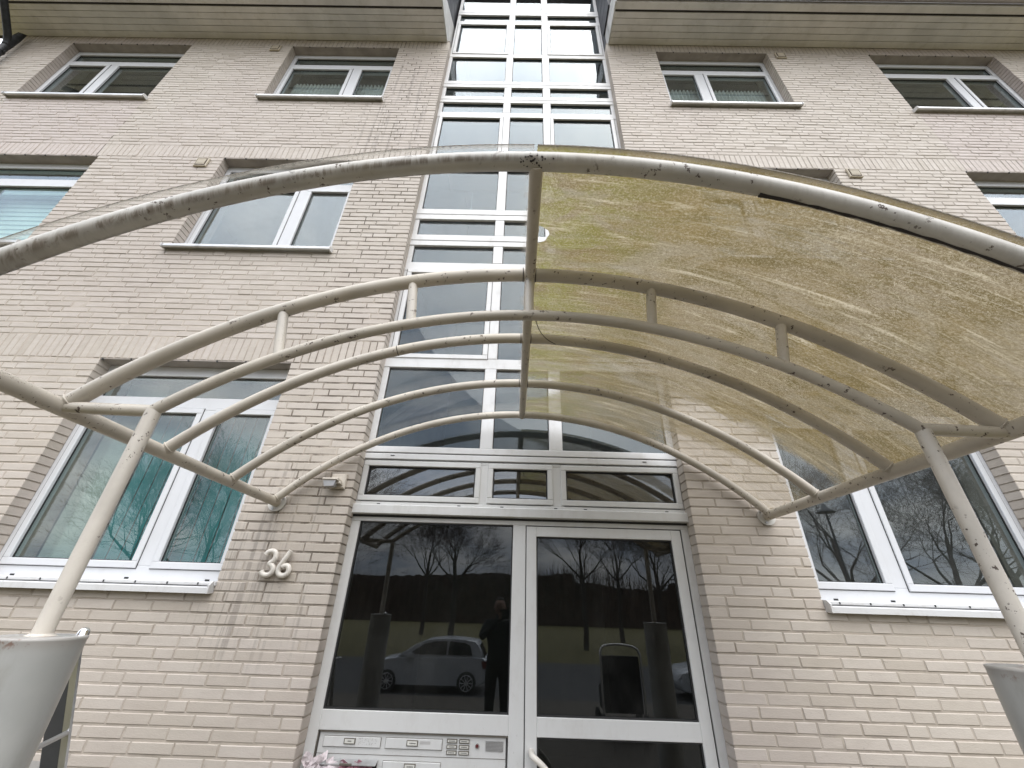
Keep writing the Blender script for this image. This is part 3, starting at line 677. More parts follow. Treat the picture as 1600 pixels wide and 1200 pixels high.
# entrance: toplight row, door leaf, letterbox panel -----------
ent = bpy.data.objects.new('entrance_door', None); C.objects.link(ent); ent.parent = bld; ent['_o'] = tuple(bld['_o'])
fr = MB(); sa = MB(); gr = MB(); g_list = []
YE = YF
fr.cbox(XA, XB, YE, YE + 0.08, 0.955, 0.978, 0.003)
for a, b in ((XA, XA + 0.03), (ML[0] + 0.0, ML[1]), (MR[0], MR[1]), (XB - 0.03, XB)): fr.cbox(a, b, YE, YE + 0.08, 0.655, 0.955, 0.003)
for a, b in ((XA + 0.010, ML[0] + 0.022), (ML[1] - 0.022, MR[0] + 0.022), (MR[1] - 0.022, XB - 0.010)):
    sa = MB(); o = sash(sa, a, b, 0.662, 0.968, 0.040, YE - 0.012); sa.build('toplight_sash', 'door', ent); g_list.append((*o, YE + 0.002))
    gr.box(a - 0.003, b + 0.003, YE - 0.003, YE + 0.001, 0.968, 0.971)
fr.cbox(XA, XB, YE - 0.006, YE + 0.08, 0.628, 0.655, 0.003)
sl = MB()
for x in (-1.02, -0.42, -0.10, 0.30, 0.52, 1.12): sl.box(x, x + 0.024, YE - 0.0075, YE - 0.0055, 0.636, 0.642)
for x in (-0.98, 1.0): sl.box(x, x + 0.03, YF - 0.0125, YF - 0.0095, 1.010, 1.016)
sl.build('drain_slot', 'gasket', ent, kind='stuff')
fr.cbox(XA, XB, YE - 0.045, YE + 0.08, 0.560, 0.628, 0.006)             # door head drip bar
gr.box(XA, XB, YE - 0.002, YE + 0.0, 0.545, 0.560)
fr.cbox(XA, XB, YE, YE + 0.08, 0.515, 0.560, 0.003)
fr.cbox(XA, XA + 0.065, YE, YE + 0.08, -1.6, 0.515, 0.003)
fr.cbox(0.0, 0.092, YE, YE + 0.08, -1.6, 0.515, 0.003)
fr.cbox(XB - 0.055, XB, YE, YE + 0.08, -1.6, 0.515, 0.003)
fr.cbox(XA + 0.065, 0.0, YE, YE + 0.08, -0.672, -0.575, 0.003)
g_list.append((XA + 0.065, 0.0, -0.575, 0.515, YE + 0.004))
# leaf
lf_ = MB()
for a, b, c_, e_ in ((0.098, 0.168, -1.58, 0.508), (1.135, 1.205, -1.58, 0.508), (0.168, 1.135, 0.440, 0.508), (0.168, 1.135, -0.672, -0.578), (0.168, 1.135, -1.58, -1.46)): lf_.cbox(a, b, YE - 0.004, YE + 0.06, c_, e_, 0.003)
g_list += [(0.168, 1.135, -0.578, 0.440, YE + 0.002), (0.168, 1.135, -1.46, -0.672, YE + 0.002)]
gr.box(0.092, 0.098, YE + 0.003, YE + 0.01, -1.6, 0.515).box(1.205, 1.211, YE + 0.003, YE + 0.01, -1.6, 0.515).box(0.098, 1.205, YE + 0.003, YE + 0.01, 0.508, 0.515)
fr.build('frame', 'door', ent); lf_.build('door_leaf', 'door', ent); gr.build('shadow_groove', 'gasket', ent, kind='stuff')
gk = MB()
for i, (a, b, c_, e_, y) in enumerate(g_list):
    MB().box(a - 0.01, b + 0.01, y + 0.018, y + 0.022, c_ - 0.01, e_ + 0.01).build('pane', 'glass_top' if i < 3 else 'glass_door', ent)
    q = 0.009
    gk.box(a, a + q, y + 0.006, y + 0.017, c_, e_).box(b - q, b, y + 0.006, y + 0.017, c_, e_).box(a + q, b - q, y + 0.006, y + 0.017, c_, c_ + q).box(a + q, b - q, y + 0.006, y + 0.017, e_ - q, e_)
gk.build('gasket', 'gasket', ent, kind='stuff')
# hallway box: panel behind the letterboxes
MB().box(XA, 0.09, YE + 0.09, YE + 0.40, -1.6, -0.68).build('letterbox_housing', 'door', ent)
hp = [(0.135, YE - 0.004, -0.735), (0.135, YE - 0.05, -0.735), (0.142, YE - 0.075, -0.740), (0.165, YE - 0.09, -0.752), (0.215, YE - 0.092, -0.79), (0.245, YE - 0.092, -0.83), (0.255, YE - 0.092, -0.90), (0.255, YE - 0.092, -1.30), (0.24, YE - 0.09, -1.36), (0.165, YE - 0.08, -1.42), (0.14, YE - 0.05, -1.43), (0.135, YE - 0.004, -1.43)]
def smooth_path(P, n=4):
    P = [Vector(p) for p in P]; out_ = []
    for i in range(len(P) - 1):
        p0, p1, p2, p3 = P[max(i - 1, 0)], P[i], P[i + 1], P[min(i + 2, len(P) - 1)]
        for k in range(n):
            t_ = k / n; out_.append(0.5 * ((2 * p1) + (p2 - p0) * t_ + (2 * p0 - 5 * p1 + 4 * p2 - p3) * t_ ** 2 + (3 * p1 - p0 - 3 * p2 + p3) * t_ ** 3))
    return out_ + [P[-1]]
MB().tube(smooth_path(hp), 0.0155, 12).build('handle', 'house_no', ent)

# letterbox panel: a thing built into the door side panel -> part with boxes as sub-parts
lb = bpy.data.objects.new('letterbox_panel', None); C.objects.link(lb); lb.parent = bld; lb['_o'] = tuple(bld['_o'])
pn = MB(); pz1 = -0.674
pn.cbox(XA + 0.075, -0.012, YE + 0.014, YE + 0.03, -1.58, pz1 - 0.006, 0.002); pn.build('panel', 'door', lb)
gv = MB()
gv.box(XA + 0.065, -0.0, YE + 0.002, YE + 0.012, pz1 - 0.005, pz1 + 0.001).box(XA + 0.066, XA + 0.072, YE + 0.002, YE + 0.013, -1.58, pz1)
for r_ in range(4): gv.box(XA + 0.075, -0.012, YE + 0.0125, YE + 0.0145, -0.7785 - 0.103 * r_, -0.7765 - 0.103 * r_)
gv.build('seam', 'brass', lb, kind='stuff')
names = 'ab'
def text_marks(mb, x0, x1, z, y, h=0.004):
    x = x0
    while x < x1:
        w__ = random.uniform(0.0016, 0.0032); mb.box(x, x + w__, y - 0.0006, y, z - h / 2 * random.uniform(0.6, 1), z + h / 2); x += w__ + 0.0012
for r_ in range(4):
    for c_ in range(2):
        x0, x1 = ((-1.080, -0.745), (-0.715, -0.385))[c_]; z1 = -0.699 - 0.103 * r_; z0 = z1 - 0.047
        if r_ == 1 and c_ == 0:
            # flap pushed open by stuffed paper
            fl = MB(); fl.add([(x0, YE + 0.012, z1), (x1, YE + 0.012, z1), (x1, YE - 0.040, z1 - 0.012), (x0, YE - 0.040, z1 - 0.012), (x0, YE + 0.012, z1 + 0.003), (x1, YE + 0.012, z1 + 0.003), (x1, YE - 0.040, z1 - 0.009), (x0, YE - 0.040, z1 - 0.009)], [(0, 3, 2, 1), (4, 5, 6, 7), (0, 4, 7, 3), (1, 2, 6, 5), (3, 7, 6, 2)])
            f = fl.build('flap', 'alu_raw', lb, label="open letterbox flap with papers sticking out"); MB().box(x0 + 0.004, x1 - 0.004, YE + 0.0115, YE + 0.0135, z0, z1 - 0.002).build('slot_shadow', 'black', lb)
            MB().cbox((x0 + x1) / 2 - 0.034, (x0 + x1) / 2 + 0.034, YE - 0.046, YE - 0.0405, z1 - 0.012, z1 - 0.002, 0.001).build('name_plate', 'brass', lb)
            continue
        MB().box(x0 - 0.002, x1 + 0.002, YE + 0.0115, YE + 0.0138, z0 - 0.002, z1 + 0.002).build('flap_shadow', 'brass', lb)
        MB().cbox(x0, x1, YE + 0.006, YE + 0.0138, z0, z1, 0.002).build('flap', 'door', lb)
        xm = (-0.925, -0.558)[c_]; zm = z1 - 0.019
        MB().cbox(xm - 0.033, xm + 0.033, YE - 0.000, YE + 0.0055, zm - 0.0135, zm + 0.0135, 0.001).build('name_frame', 'brass', lb)
        MB().box(xm - 0.028, xm + 0.028, YE - 0.0012, YE - 0.0002, zm - 0.0095, zm + 0.0095).build('name_plate', 'label', lb)
        tx = MB(); text_marks(tx, xm - (0.010 if c_ == 0 else 0.016), xm + (0.012 if c_ == 0 else 0.020), zm, YE - 0.0012, 0.006)
        tx.build('print', 'print', lb, kind='stuff')
        if r_ == 0:
            # worn sticker residue beside the name plate
            s3 = MB()
            if c_ == 0:
                for k in range(55): xx = xm + 0.05 + random.random() * 0.11; zz = zm + random.uniform(-0.016, 0.014); s3.box(xx, xx + random.uniform(0.002, 0.007), YE + 0.0052, YE + 0.0058, zz, zz + random.uniform(0.001, 0.004))
            else: s3.box(xm + 0.045, xm + 0.105, YE + 0.0052, YE + 0.0058, zm - 0.004, zm + 0.010)
            s3.build('sticker_residue', simple('sticker_grey%d' % c_, (0.42, 0.41, 0.40), 0.6), lb, kind='stuff')
for r_ in range(3):
    for c_ in range(2):
        x0 = -0.357 + c_ * 0.072; z1 = -0.694 - r_ * 0.026
        b = MB().cbox(x0, x0 + 0.060, YE + 0.008, YE + 0.014, z1 - 0.019, z1, 0.001).build('bell_button', 'brass', lb)
        MB().box(x0 + 0.005, x0 + 0.055, YE + 0.0068, YE + 0.0078, z1 - 0.015, z1 - 0.004).build('bell_label', 'label', lb)
        tx = MB(); text_marks(tx, x0 + 0.013, x0 + 0.046, z1 - 0.0095, YE + 0.0068, 0.005); tx.build('print', 'print', lb, kind='stuff')
MB().lathe([(0, 0), (0.009, 0)], 0, 0, 12) if False else None
cm = MB(); cm.tube([(-0.179, YE + 0.014, -0.722), (-0.179, YE + 0.006, -0.722)], 0.012, 16); cm.build('intercom_eye', 'chrome', lb)
cm = MB(); cm.tube([(-0.179, YE + 0.0065, -0.722), (-0.179, YE + 0.004, -0.722)], 0.008, 14); cm.build('intercom_light', 'red', lb)
sp = MB(); sp.box(-0.130, -0.028, YE + 0.0125, YE + 0.0138, -0.744, -0.699); sp.build('speaker_field', 'gasket', lb)
sg = MB()
for i in range(17):
    sg.box(-0.130 + i * 0.006, -0.130 + i * 0.006 + 0.0035, YE + 0.0105, YE + 0.0123, -0.744, -0.699)
for i in range(8): sg.box(-0.130, -0.029, YE + 0.0100, YE + 0.0118, -0.744 + i * 0.006, -0.744 + i * 0.006 + 0.0028)
sg.build('speaker_grille', 'alu_raw', lb, kind='stuff')

# junk mail stuffed in the flap
def crumple(cx, cy, cz, w_, h_, seed, n=8):
    vs = []; fs = []
    for i in range(n + 1):
        for j in range(n + 1):
            a, b = i / n - 0.5, j / n - 0.5; q = Vector((a * 5 + seed, b * 5, seed * 1.7))
            d = noise.noise_vector(q) * 0.035
            vs.append((cx + a * w_ + d.x, cy + b * 0.05 + d.y * 0.8 + abs(a) * 0.02, cz + b * h_ + d.z))
    for i in range(n):
        for j in range(n): k = i * (n + 1) + j; fs.append((k, k + n + 1, k + n + 2, k + 1))
    return MB().add(vs, fs)
t = thing('junk_mail', "crumpled pink and white leaflets stuffed into the open letterbox", 'papers', (-0.95, YE - 0.03, -0.87))
crumple(-1.02, YE - 0.05, -0.845, 0.17, 0.10, 1.3).build('leaflet', 'paper', t); crumple(-0.90, YE - 0.045, -0.850, 0.15, 0.09, 4.1).build('leaflet', 'paper2', t)
crumple(-1.10, YE - 0.06, -0.835, 0.10, 0.12, 7.7).build('leaflet', 'paper', t); crumple(-0.83, YE - 0.03, -0.850, 0.12, 0.06, 9.2).build('leaflet', 'paper2', t)

# eaves --------------------------------------------------------
ZS = 7.73
def eaves(a, b, inner):
    brd = [(Y0 + 0.0, 2.866), (2.864, 2.786), (2.784, 2.706), (2.704, 2.628), (2.626, 2.553)]
    for y1, y0 in brd:
        MB().prism([(y0, ZS), (y0 + 0.003, ZS - 0.003), (y1 - 0.004, ZS - 0.003), (y1 - 0.002, ZS + 0.002), (y1 - 0.002, ZS + 0.018), (y0, ZS + 0.018)], a, b).build('soffit_board', 'soffit', bld)
    MB().box(a, b, 2.50, Y0 + 0.05, ZS + 0.019, ZS + 0.05).build('soffit_backing', 'dark_gap', bld)
    MB().prism([(2.523, ZS - 0.004), (2.437, ZS - 0.004), (2.437, ZS + 0.20), (2.523, ZS + 0.22)], a, b).build('fascia', 'soffit', bld)
    # half-round gutter in front of the fascia
    g = [(2.37 + 0.062 * math.cos(R(t_)), ZS + 0.10 + 0.075 * math.sin(R(t_))) for t_ in range(180, 361, 15)]
    g2 = [(2.37 + 0.057 * math.cos(R(t_)), ZS + 0.10 + 0.070 * math.sin(R(t_))) for t_ in range(360, 179, -15)]
    MB().prism(g + g2, a, b).build('gutter', 'gutter', bld)
    # roof slope
    MB().prism([(2.36, ZS + 0.20), (2.44, ZS + 0.16), (YB + 0.5, ZS + 0.16 + 4.1), (YB + 0.5, ZS + 0.75 + 4.1), (2.36, ZS + 0.62)], a, b).build('roof', 'roof', bld)
    e0, e1 = (b, b + 0.02) if inner == 'r' else (a - 0.02, a)
    MB().prism([(2.43, ZS - 0.012), (Y0 + 0.02, ZS - 0.012), (YB, ZS - 0.012 + 3.55), (YB, ZS + 4.15), (2.36, ZS + 0.22)], e0, e1).build('verge_board', 'verge', bld)
eaves(XL - 0.5, TW[0] - 0.06, 'r'); eaves(TW[1] + 0.05, XR + 0.5, 'l')
dp = MB(); dp.tube(smooth_path([(-7.65, 2.37, 7.80), (-7.62, 2.40, 7.62), (-7.70, 2.62, 7.42), (-7.78, 2.80, 7.27), (-7.80, 2.86, 7.12), (-7.80, 2.86, 6.8), (-7.80, 2.86, -2.3)], 5), 0.045, 14)
dpo = dp.build('downpipe', 'pipe', bld)
MB().tube([(-7.80, 2.86, 7.00), (-7.80, 2.86, 7.03)], 0.052, 14).tube([(-7.75, 2.86, 7.015), (-7.70, 2.86, 7.0)], 0.006, 6).build('pipe_clip', 'pipe', dpo, kind='stuff')

# vents --------------------------------------------------------
for i, (cx, cz) in enumerate(((-3.84, 7.42), (-3.825, 4.535), (3.88, 7.42), (3.90, 4.555), (-3.72, 3.62))):
    w_ = 0.075 if cx != -3.72 else 0.05
    v = MB().cbox(cx - w_, cx + w_, Y0 - 0.022, Y0 - 0.004, cz - w_, cz + w_, 0.004).build('air_vent', 'vent', bld)
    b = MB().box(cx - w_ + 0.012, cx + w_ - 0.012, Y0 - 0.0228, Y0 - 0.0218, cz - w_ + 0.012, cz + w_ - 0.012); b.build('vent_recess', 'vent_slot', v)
    lv = MB()
    for k in range(4): z = cz - w_ + 0.024 + k * (2 * w_ - 0.048) / 4; lv.box(cx - w_ + 0.024, cx + w_ - 0.024, Y0 - 0.027, Y0 - 0.0232, z + 0.003, z + (2 * w_ - 0.048) / 4 - 0.003)
    lv.build('vent_louvre', 'vent', v, kind='stuff')

# house number -------------------------------------------------
YN = Y0 - 0.028
p3 = [(-1.653, 0.255), (-1.643, 0.271), (-1.618, 0.279), (-1.592, 0.268), (-1.584, 0.243), (-1.592, 0.219), (-1.612, 0.202), (-1.592, 0.190), (-1.578, 0.167), (-1.586, 0.143), (-1.612, 0.131), (-1.640, 0.138), (-1.653, 0.156)]
p6 = [(-1.492, 0.284), (-1.510, 0.247), (-1.528, 0.213), (-1.541, 0.184), (-1.543, 0.158), (-1.530, 0.138), (-1.506, 0.131), (-1.482, 0.141), (-1.474, 0.163), (-1.482, 0.184), (-1.501, 0.192), (-1.521, 0.183)]
n3 = MB().tube(smooth_path([(x, YN, z) for x, z in p3], 5), 0.0165, 14).build('house_number', 'house_no'); tag(n3, "raised ivory numeral three, the one farther from the door", 'house number', 'digits of the house number 36')
n6 = MB().tube(smooth_path([(x, YN, z) for x, z in p6], 5), 0.0165, 14).build('house_number', 'house_no'); tag(n6, "raised ivory numeral six with a straight stem, the one nearer the door", 'house number', 'digits of the house number 36')

# motion sensor ------------------------------------------------
t = thing('motion_sensor', "aged white motion sensor on the brick beside the toplights", 'sensor', (-1.30, Y0 - 0.02, 0.71))
MB().cbox(-1.345, -1.235, Y0 - 0.030, Y0 - 0.004, 0.712, 0.818, 0.008).build('base_plate', 'sensor', t)
MB().cbox(-1.372, -1.262, Y0 - 0.105, Y0 - 0.031, 0.752, 0.768, 0.006).cbox(-1.30, -1.25, Y0 - 0.075, Y0 - 0.031, 0.735, 0.751, 0.004).build('hood', 'sensor', t)
MB().prism([(-1.366, 0.7515), (-1.275, 0.7515), (-1.285, 0.712), (-1.350, 0.708)], Y0 - 0.098, Y0 - 0.045, 'y').build('lens', 'lens', t)

# ------------------------------------------------------------------ canopy
CX, RC, CZc = 0.045, 2.487, -1.172
AH = math.asin(1.742 / RC)
can = thing('entrance_canopy', "arched canopy of peeling pale steel tubes with one half glazed in algae-stained acrylic", 'canopy', (CX, 1.9, -0.12))
def arc(Rr, y, a0, a1, n=40): return [(CX + Rr * math.sin(a0 + (a1 - a0) * i / n), y, CZc + Rr * math.cos(a0 + (a1 - a0) * i / n)) for i in range(n + 1)]
ARCH = [(2.885, 0.0275, 'tube'), (2.375, 0.0275, 'tube'), (1.855, 0.028, 'tube'), (1.36, 0.0302, 'tube'), (0.828, 0.0305, 'tube_front')]
for y, r_, mt in ARCH: MB().tube(arc(RC, y, -AH, AH, 64), r_, 20).build('arch', mt, can)
XLr, XRr = CX - 1.742, CX + 1.742
for x in (XLr, XRr): MB().tube([(x, Y0 - 0.012, 0.603), (x, 2.0, 0.603), (x, 1.2, 0.603), (x, 0.80, 0.603)], 0.0305, 20).build('side_rail', 'tube', can)
MB().tube([(CX + 0.003, 0.83, 1.300), (CX + 0.003, 1.5, 1.300), (CX + 0.003, 2.2, 1.300), (CX + 0.003, 2.885, 1.300)], 0.0235, 16).build('ridge_tube', 'tube', can)
# inner truss arch in the plane of the fourth arch
xa, xb = -1.345, 1.478; cxi = (xa + xb) / 2; half = (xb - xa) / 2; sg_ = 1.085 - 0.60; Ri = (half * half + sg_ * sg_) / (2 * sg_); ai = math.asin(half / Ri)
MB().tube([(cxi + Ri * math.sin(-ai + 2 * ai * i / 56), 1.36, 0.60 - (Ri - sg_) + Ri * math.cos(-ai + 2 * ai * i / 56)) for i in range(57)], 0.0225, 18).build('inner_arch', 'tube', can)
for a, b in ((XLr, xa), (xb, XRr)): MB().tube([(a, 1.36, 0.603), (b, 1.36, 0.597)], 0.0225, 16).build('tie_bar', 'tube', can)
for x in (-1.005, -0.475, CX, 0.585, 1.105):
    zo = CZc + math.sqrt(RC ** 2 - (x - CX) ** 2); xi = CX + (x - CX) * 0.955; zi = 0.60 - (Ri - sg_) + math.sqrt(max(0, Ri ** 2 - (xi - cxi) ** 2))
    MB().tube([(x, 1.36, zo), (xi, 1.36, zi)], 0.0205, 14).build('strut', 'post', can)
wb = 0
for y, r_, mt in ARCH[:4]:
    for x, sx in ((XLr, 1), (XRr, -1)):
        ang = math.radians(44.5); d_ = Vector((math.cos(ang) * sx, 0, math.sin(ang))); c_ = Vector((x, y, 0.603)) + d_ * 0.030; n1 = Vector((0, 1, 0)); n2 = d_.cross(n1)
        MB().tube([c_ + d_ * 0.006 * abs(math.cos(k * 0.3142)) + (n1 * math.cos(k * 0.3142) + n2 * math.sin(k * 0.3142)) * (r_ + 0.001) for k in range(20)], 0.0032, 6, closed=True).build('weld_bead', 'tube', can)
ZT = -0.112
for x in (xa, xb):
    MB().tube([(x, 1.36, 0.597), (x, 1.36, 0.3), (x, 1.36, -0.02), (x, 1.36, ZT)], 0.0245, 20).build('post', 'post', can)
for x, r_ in ((xa, 0.103), (xb, 0.112)):
    c = MB().lathe([(0.0, ZT), (r_ - 0.004, ZT), (r_ + 0.001, ZT - 0.002), (r_ + 0.001, ZT - 0.008), (r_, ZT - 0.010), (r_ - 0.0005, -0.5), (r_, -1.6)], x, 1.36, 56).build('base_column', 'column', can)
    MB().tube([(x, 1.36, ZT), (x, 1.36, ZT + 0.006)], 0.034, 20, radii=[0.036, 0.0255]).build('weld_collar', 'post', c)
# bright dome nut at the back of the left column top
MB().lathe([(0.0, 0.020 + ZT), (0.008, 0.018 + ZT), (0.014, 0.011 + ZT), (0.016, ZT)], xa + 0.055, 1.43, 18).build('dome_nut', 'chrome', can)
for x in (XLr, XRr):
    f = MB(); f.tube([(x, Y0 - 0.014, 0.603), (x, Y0 - 0.003, 0.603)], 0.062, 28); fo = f.build('wall_flange', 'flange', can)
    bo = MB()
    for a in (35, 145, 250): bo.tube([(x + 0.047 * math.cos(R(a)), Y0 - 0.020, 0.603 + 0.047 * math.sin(R(a))), (x + 0.047 * math.cos(R(a)), Y0 - 0.0145, 0.603 + 0.047 * math.sin(R(a)))], 0.007, 6)
    bo.build('bolt', 'bolt', fo, kind='stuff')
# paint has split open along the underside of the front arch; butt joints are open in places
fa = [o for o in bpy.data.objects if o.name.startswith('arch') and o.parent == can][-1]
cr = MB(); seg_ = []
for i in range(41):
    a = R(17.0) + (AH - R(17.0)) * i / 40; rr = 0.0308; q = R(-72) + 0.03 * math.sin(i * 1.7)
    # point on the tube at section angle q (0 = towards wall, -90 = underside)
    rad = RC + rr * math.sin(q); yy = 0.828 + rr * math.cos(q); seg_.append((CX + rad * math.sin(a), yy, CZc + rad * math.cos(a)))
cr.tube(seg_, 0.0042, 6, radii=[0.0085 if i == 0 else 0.0065 if i < 3 else 0.0046 + 0.0014 * math.sin(i * 2.3) for i in range(41)]); cr.build('split_seam', 'dark_gap', fa)
rn = random.Random(5); ch = MB()
for k in range(34):
    a = rn.gauss(-0.002, 0.010); q = R(-128) + rn.gauss(0, 0.33); rr = 0.0305; sz = rn.uniform(0.0012, 0.0042)
    cpt = Vector((CX + (RC + rr * math.sin(q)) * math.sin(a), 0.828 + rr * math.cos(q), CZc + (RC + rr * math.sin(q)) * math.cos(a))); t1 = Vector((1, 0, 0)); t2 = Vector((0, -math.sin(q), math.cos(q))); nn = t1.cross(t2).normalized()
    if nn.dot(Vector((0, math.cos(q), math.sin(q)))) < 0: nn = -nn
    n0 = rn.randrange(5, 8); ring_ = [cpt + (t1 * math.cos(6.283 * j / n0) + t2 * math.sin(6.283 * j / n0)) * sz * rn.uniform(0.6, 1.3) + nn * 0.0007 for j in range(n0)]
    ch.add([cpt + nn * 0.0012] + ring_, [(0, 1 + j, 1 + (j + 1) % n0) for j in range(n0)])
ch.build('chipped_patch', 'dark_gap', fa, kind='stuff')
def ring(a, y, r_, mt='dark_gap'):
    c_ = Vector((CX + RC * math.sin(a), y, CZc + RC * math.cos(a))); t1 = Vector((0, 1, 0)); t2 = Vector((math.sin(a), 0, math.cos(a)))
    return MB().tube([c_ + t1 * r_ * math.cos(q * 0.3927) + t2 * r_ * math.sin(q * 0.3927) for q in range(16)], 0.0022, 5, closed=True).build('open_joint', mt, can)
ring(math.asin((-0.66 - CX) / RC), 1.855, 0.0275)
for y_, r_ in ((2.375, 0.0272), (1.855, 0.0277), (1.36, 0.030)):
    for sgn in (-1, 1): ring(sgn * 0.0112, y_, r_)
tw_ = MB().tube(smooth_path([(0.09, 1.70, 1.335), (0.11, 1.72, 1.28), (0.15, 1.74, 1.235), (0.20, 1.76, 1.215)], 4), 0.0022, 5); tag(tw_.build('dry_twig', 'bark'), "thin dry twig hanging beside the ridge tube under the stained sheet", 'twig')
lf_m = MB().add([(0.562, 1.352, 1.338), (0.578, 1.335, 1.347), (0.603, 1.345, 1.352), (0.590, 1.365, 1.343), (0.582, 1.350, 1.356)], [(0, 1, 4), (1, 2, 4), (2, 3, 4), (3, 0, 4)]); tag(lf_m.build('dead_leaf', 'bark'), "curled black leaf caught on top of the fourth arch", 'leaf')
# crack sleeve seams on arches where the tubes were butted
MB().tube(arc(RC, 0.822, R(22.5), AH - 0.02, 30), 0.0, 6) if False else None
def sheet(a0, a1, mat, label, lip):
    Rs = RC + 0.034; n = 60; ys = [0.792 - lip, 0.80, 0.815, 0.85] + [0.9 + 0.1 * i for i in range(20)] + [2.925]; b = MB(); uv = []; vs = []; fs = []
    for q, th in ((0, 0.0), (1, 0.005)):
        for i in range(n + 1):
            a = a0 + (a1 - a0) * i / n
            for y in ys:
                wv = 0.0015 * noise.noise(Vector((a * 3, y * 2, 5)))
                vs.append((CX + (Rs + th + wv) * math.sin(a), y, CZc + (Rs + th + wv) * math.cos(a))); uv.append((a * Rs, y))
    m_ = len(ys); N = (n + 1) * m_
    for i in range(n):
        for j in range(m_ - 1):
            k = i * m_ + j; fs.append((k, k + 1, k + m_ + 1, k + m_))
    # outer skin and the rim
    b.v = vs[:N]; b.f = fs; b.smooth = [True] * len(fs); b.uv = uv[:N]
    o = b.build('acrylic_sheet', mat, can, label=label)
    e_ = MB()
    for i in range(n): k = i * m_; e_.add([vs[k], vs[k + m_], vs[N + k + m_], vs[N + k]], [(0, 1, 2, 3)], True)
    e_.build('sheet_edge', simple('mossy_sheet_edge_' + mat, (0.16, 0.14, 0.11), 0.8, var=0.6, scale=150), o)
sheet(-AH - 0.005, -0.002, 'sheet_clear', "clear acrylic sheet over the left half", 0.0)
sheet(0.002, AH + 0.005, 'sheet_dirty', "algae-stained acrylic sheet over the right half", 0.0)

# stepladder standing behind the left column
t = thing('stepladder', "aluminium stepladder with dark side rails standing behind the left column", 'ladder', (-1.9, 2.0, -1.6))
def sloped(x0, x1, pb, pt, dp, nm, mt, off=0.0):
    "bar between bottom (y,z)=pb and top pt, dp deep across the slope"
    d = Vector((0, pt[0] - pb[0], pt[1] - pb[1])); nrm = Vector((0, -d.z, d.y)).normalized(); q = []
    for sgn in (off, off + dp):
        for uu, ss in ((x0, 0), (x1, 0), (x1, 1), (x0, 1)): q.append(Vector((uu, pb[0], pb[1])) + d * ss - nrm * sgn)
    return MB().add(q, [(0, 1, 2, 3), (7, 6, 5, 4), (0, 4, 5, 1), (1, 5, 6, 2), (2, 6, 7, 3), (3, 7, 4, 0)]).build(nm, mt, t)
LB, LT = (2.403, -1.6), (1.80, -0.15)
for x0 in (-1.715, -2.20):
    sloped(x0, x0 + 0.070, LB, LT, 0.006, 'rail_web', 'board'); sloped(x0 + 0.071, x0 + 0.096, LB, LT, 0.010, 'rail', 'alu_raw', -0.004)
for k in range(5):
    f = 0.12 + k * 0.19; y = LB[0] + (LT[0] - LB[0]) * f; z = LB[1] + (LT[1] - LB[1]) * f
    MB().cbox(-2.125, -1.72, y + 0.01, y + 0.09, z, z + 0.022, 0.004).build('tread', 'alu_raw', t)
for x0 in (-1.66, -2.16): sloped(x0, x0 + 0.025, (1.15, -1.6), (1.74, -0.17), 0.02, 'rear_leg', 'alu_raw')
MB().tube([(-1.628, 1.93, -0.455), (-1.60, 1.78, -0.470), (-1.585, 1.63, -0.47)], 0.009, 8).build('brace', 'alu_raw', t)

# ------------------------------------------------------------------ what stands behind the photographer (seen mirrored)
def limb_tree(seed, height, fork, spread, thick, depth=6, twig=1.0):
    rnd = random.Random(seed); m_ = MB()
    def grow(p, d, L, r_, lev):
        n = 3 if lev < 3 else 2; pts = [p]; dd = d.copy(); rr = [r_]
        for i in range(n):
            dd = (dd + Vector((rnd.gauss(0, .13), rnd.gauss(0, .13), rnd.gauss(0.03, .08)))).normalized(); p = p + dd * (L / n); pts.append(p); rr.append(r_ * (1 - 0.45 * (i + 1) / n))
        m_.tube(pts, r_, 6 if lev < 2 else (4 if lev < 4 else 3), caps=False, radii=rr)
        if lev >= depth: return
        nb = 4 if lev < 4 else 3
        for k in range(nb):
            q = pts[-1] if k < 2 else pts[rnd.randrange(1, len(pts))]
            sp_ = spread * rnd.uniform(0.6, 1.35) if k else spread * 0.35
            ax = dd.cross(Vector((rnd.gauss(0, 1), rnd.gauss(0, 1), rnd.gauss(0, 1)))).normalized(); nd = (Matrix.Rotation(sp_, 3, ax) @ dd); nd.z = nd.z * 0.85 + 0.10
            grow(q, nd.normalized(), L * rnd.uniform(0.62, 0.86), max(rr[-1] * rnd.uniform(0.55, 0.8), 0.0055 * twig), lev + 1)
    tk = MB(); tp = [(0, 0, -CZ)]
    for i in range(1, 5): tp.append((rnd.gauss(0, 0.03), rnd.gauss(0, 0.03), -CZ + fork * i / 4))
    tk.tube(tp, thick, 10, caps=False, radii=[thick * (1.25 - 0.08 * i) for i in range(5)])
    top = Vector(tp[-1]); L0 = (height - fork) * 0.30
    grow(top, Vector((0, 0, 1)), L0 * 1.1, thick * 0.85, 0)
    for k in range(4):
        a = k * 1.57 + rnd.random(); grow(top, Vector((math.cos(a) * 0.8, math.sin(a) * 0.8, 0.62)).normalized(), L0, thick * 0.5, 1)
    return tk.mesh('trunk', M['bark']), m_.mesh('crown', M['bark'])
tm = [limb_tree(11, 9.5, 3.6, 0.62, 0.17), limb_tree(23, 10.5, 4.2, 0.50, 0.15), limb_tree(37, 13.0, 3.0, 0.66, 0.19, 6, 1.2)]
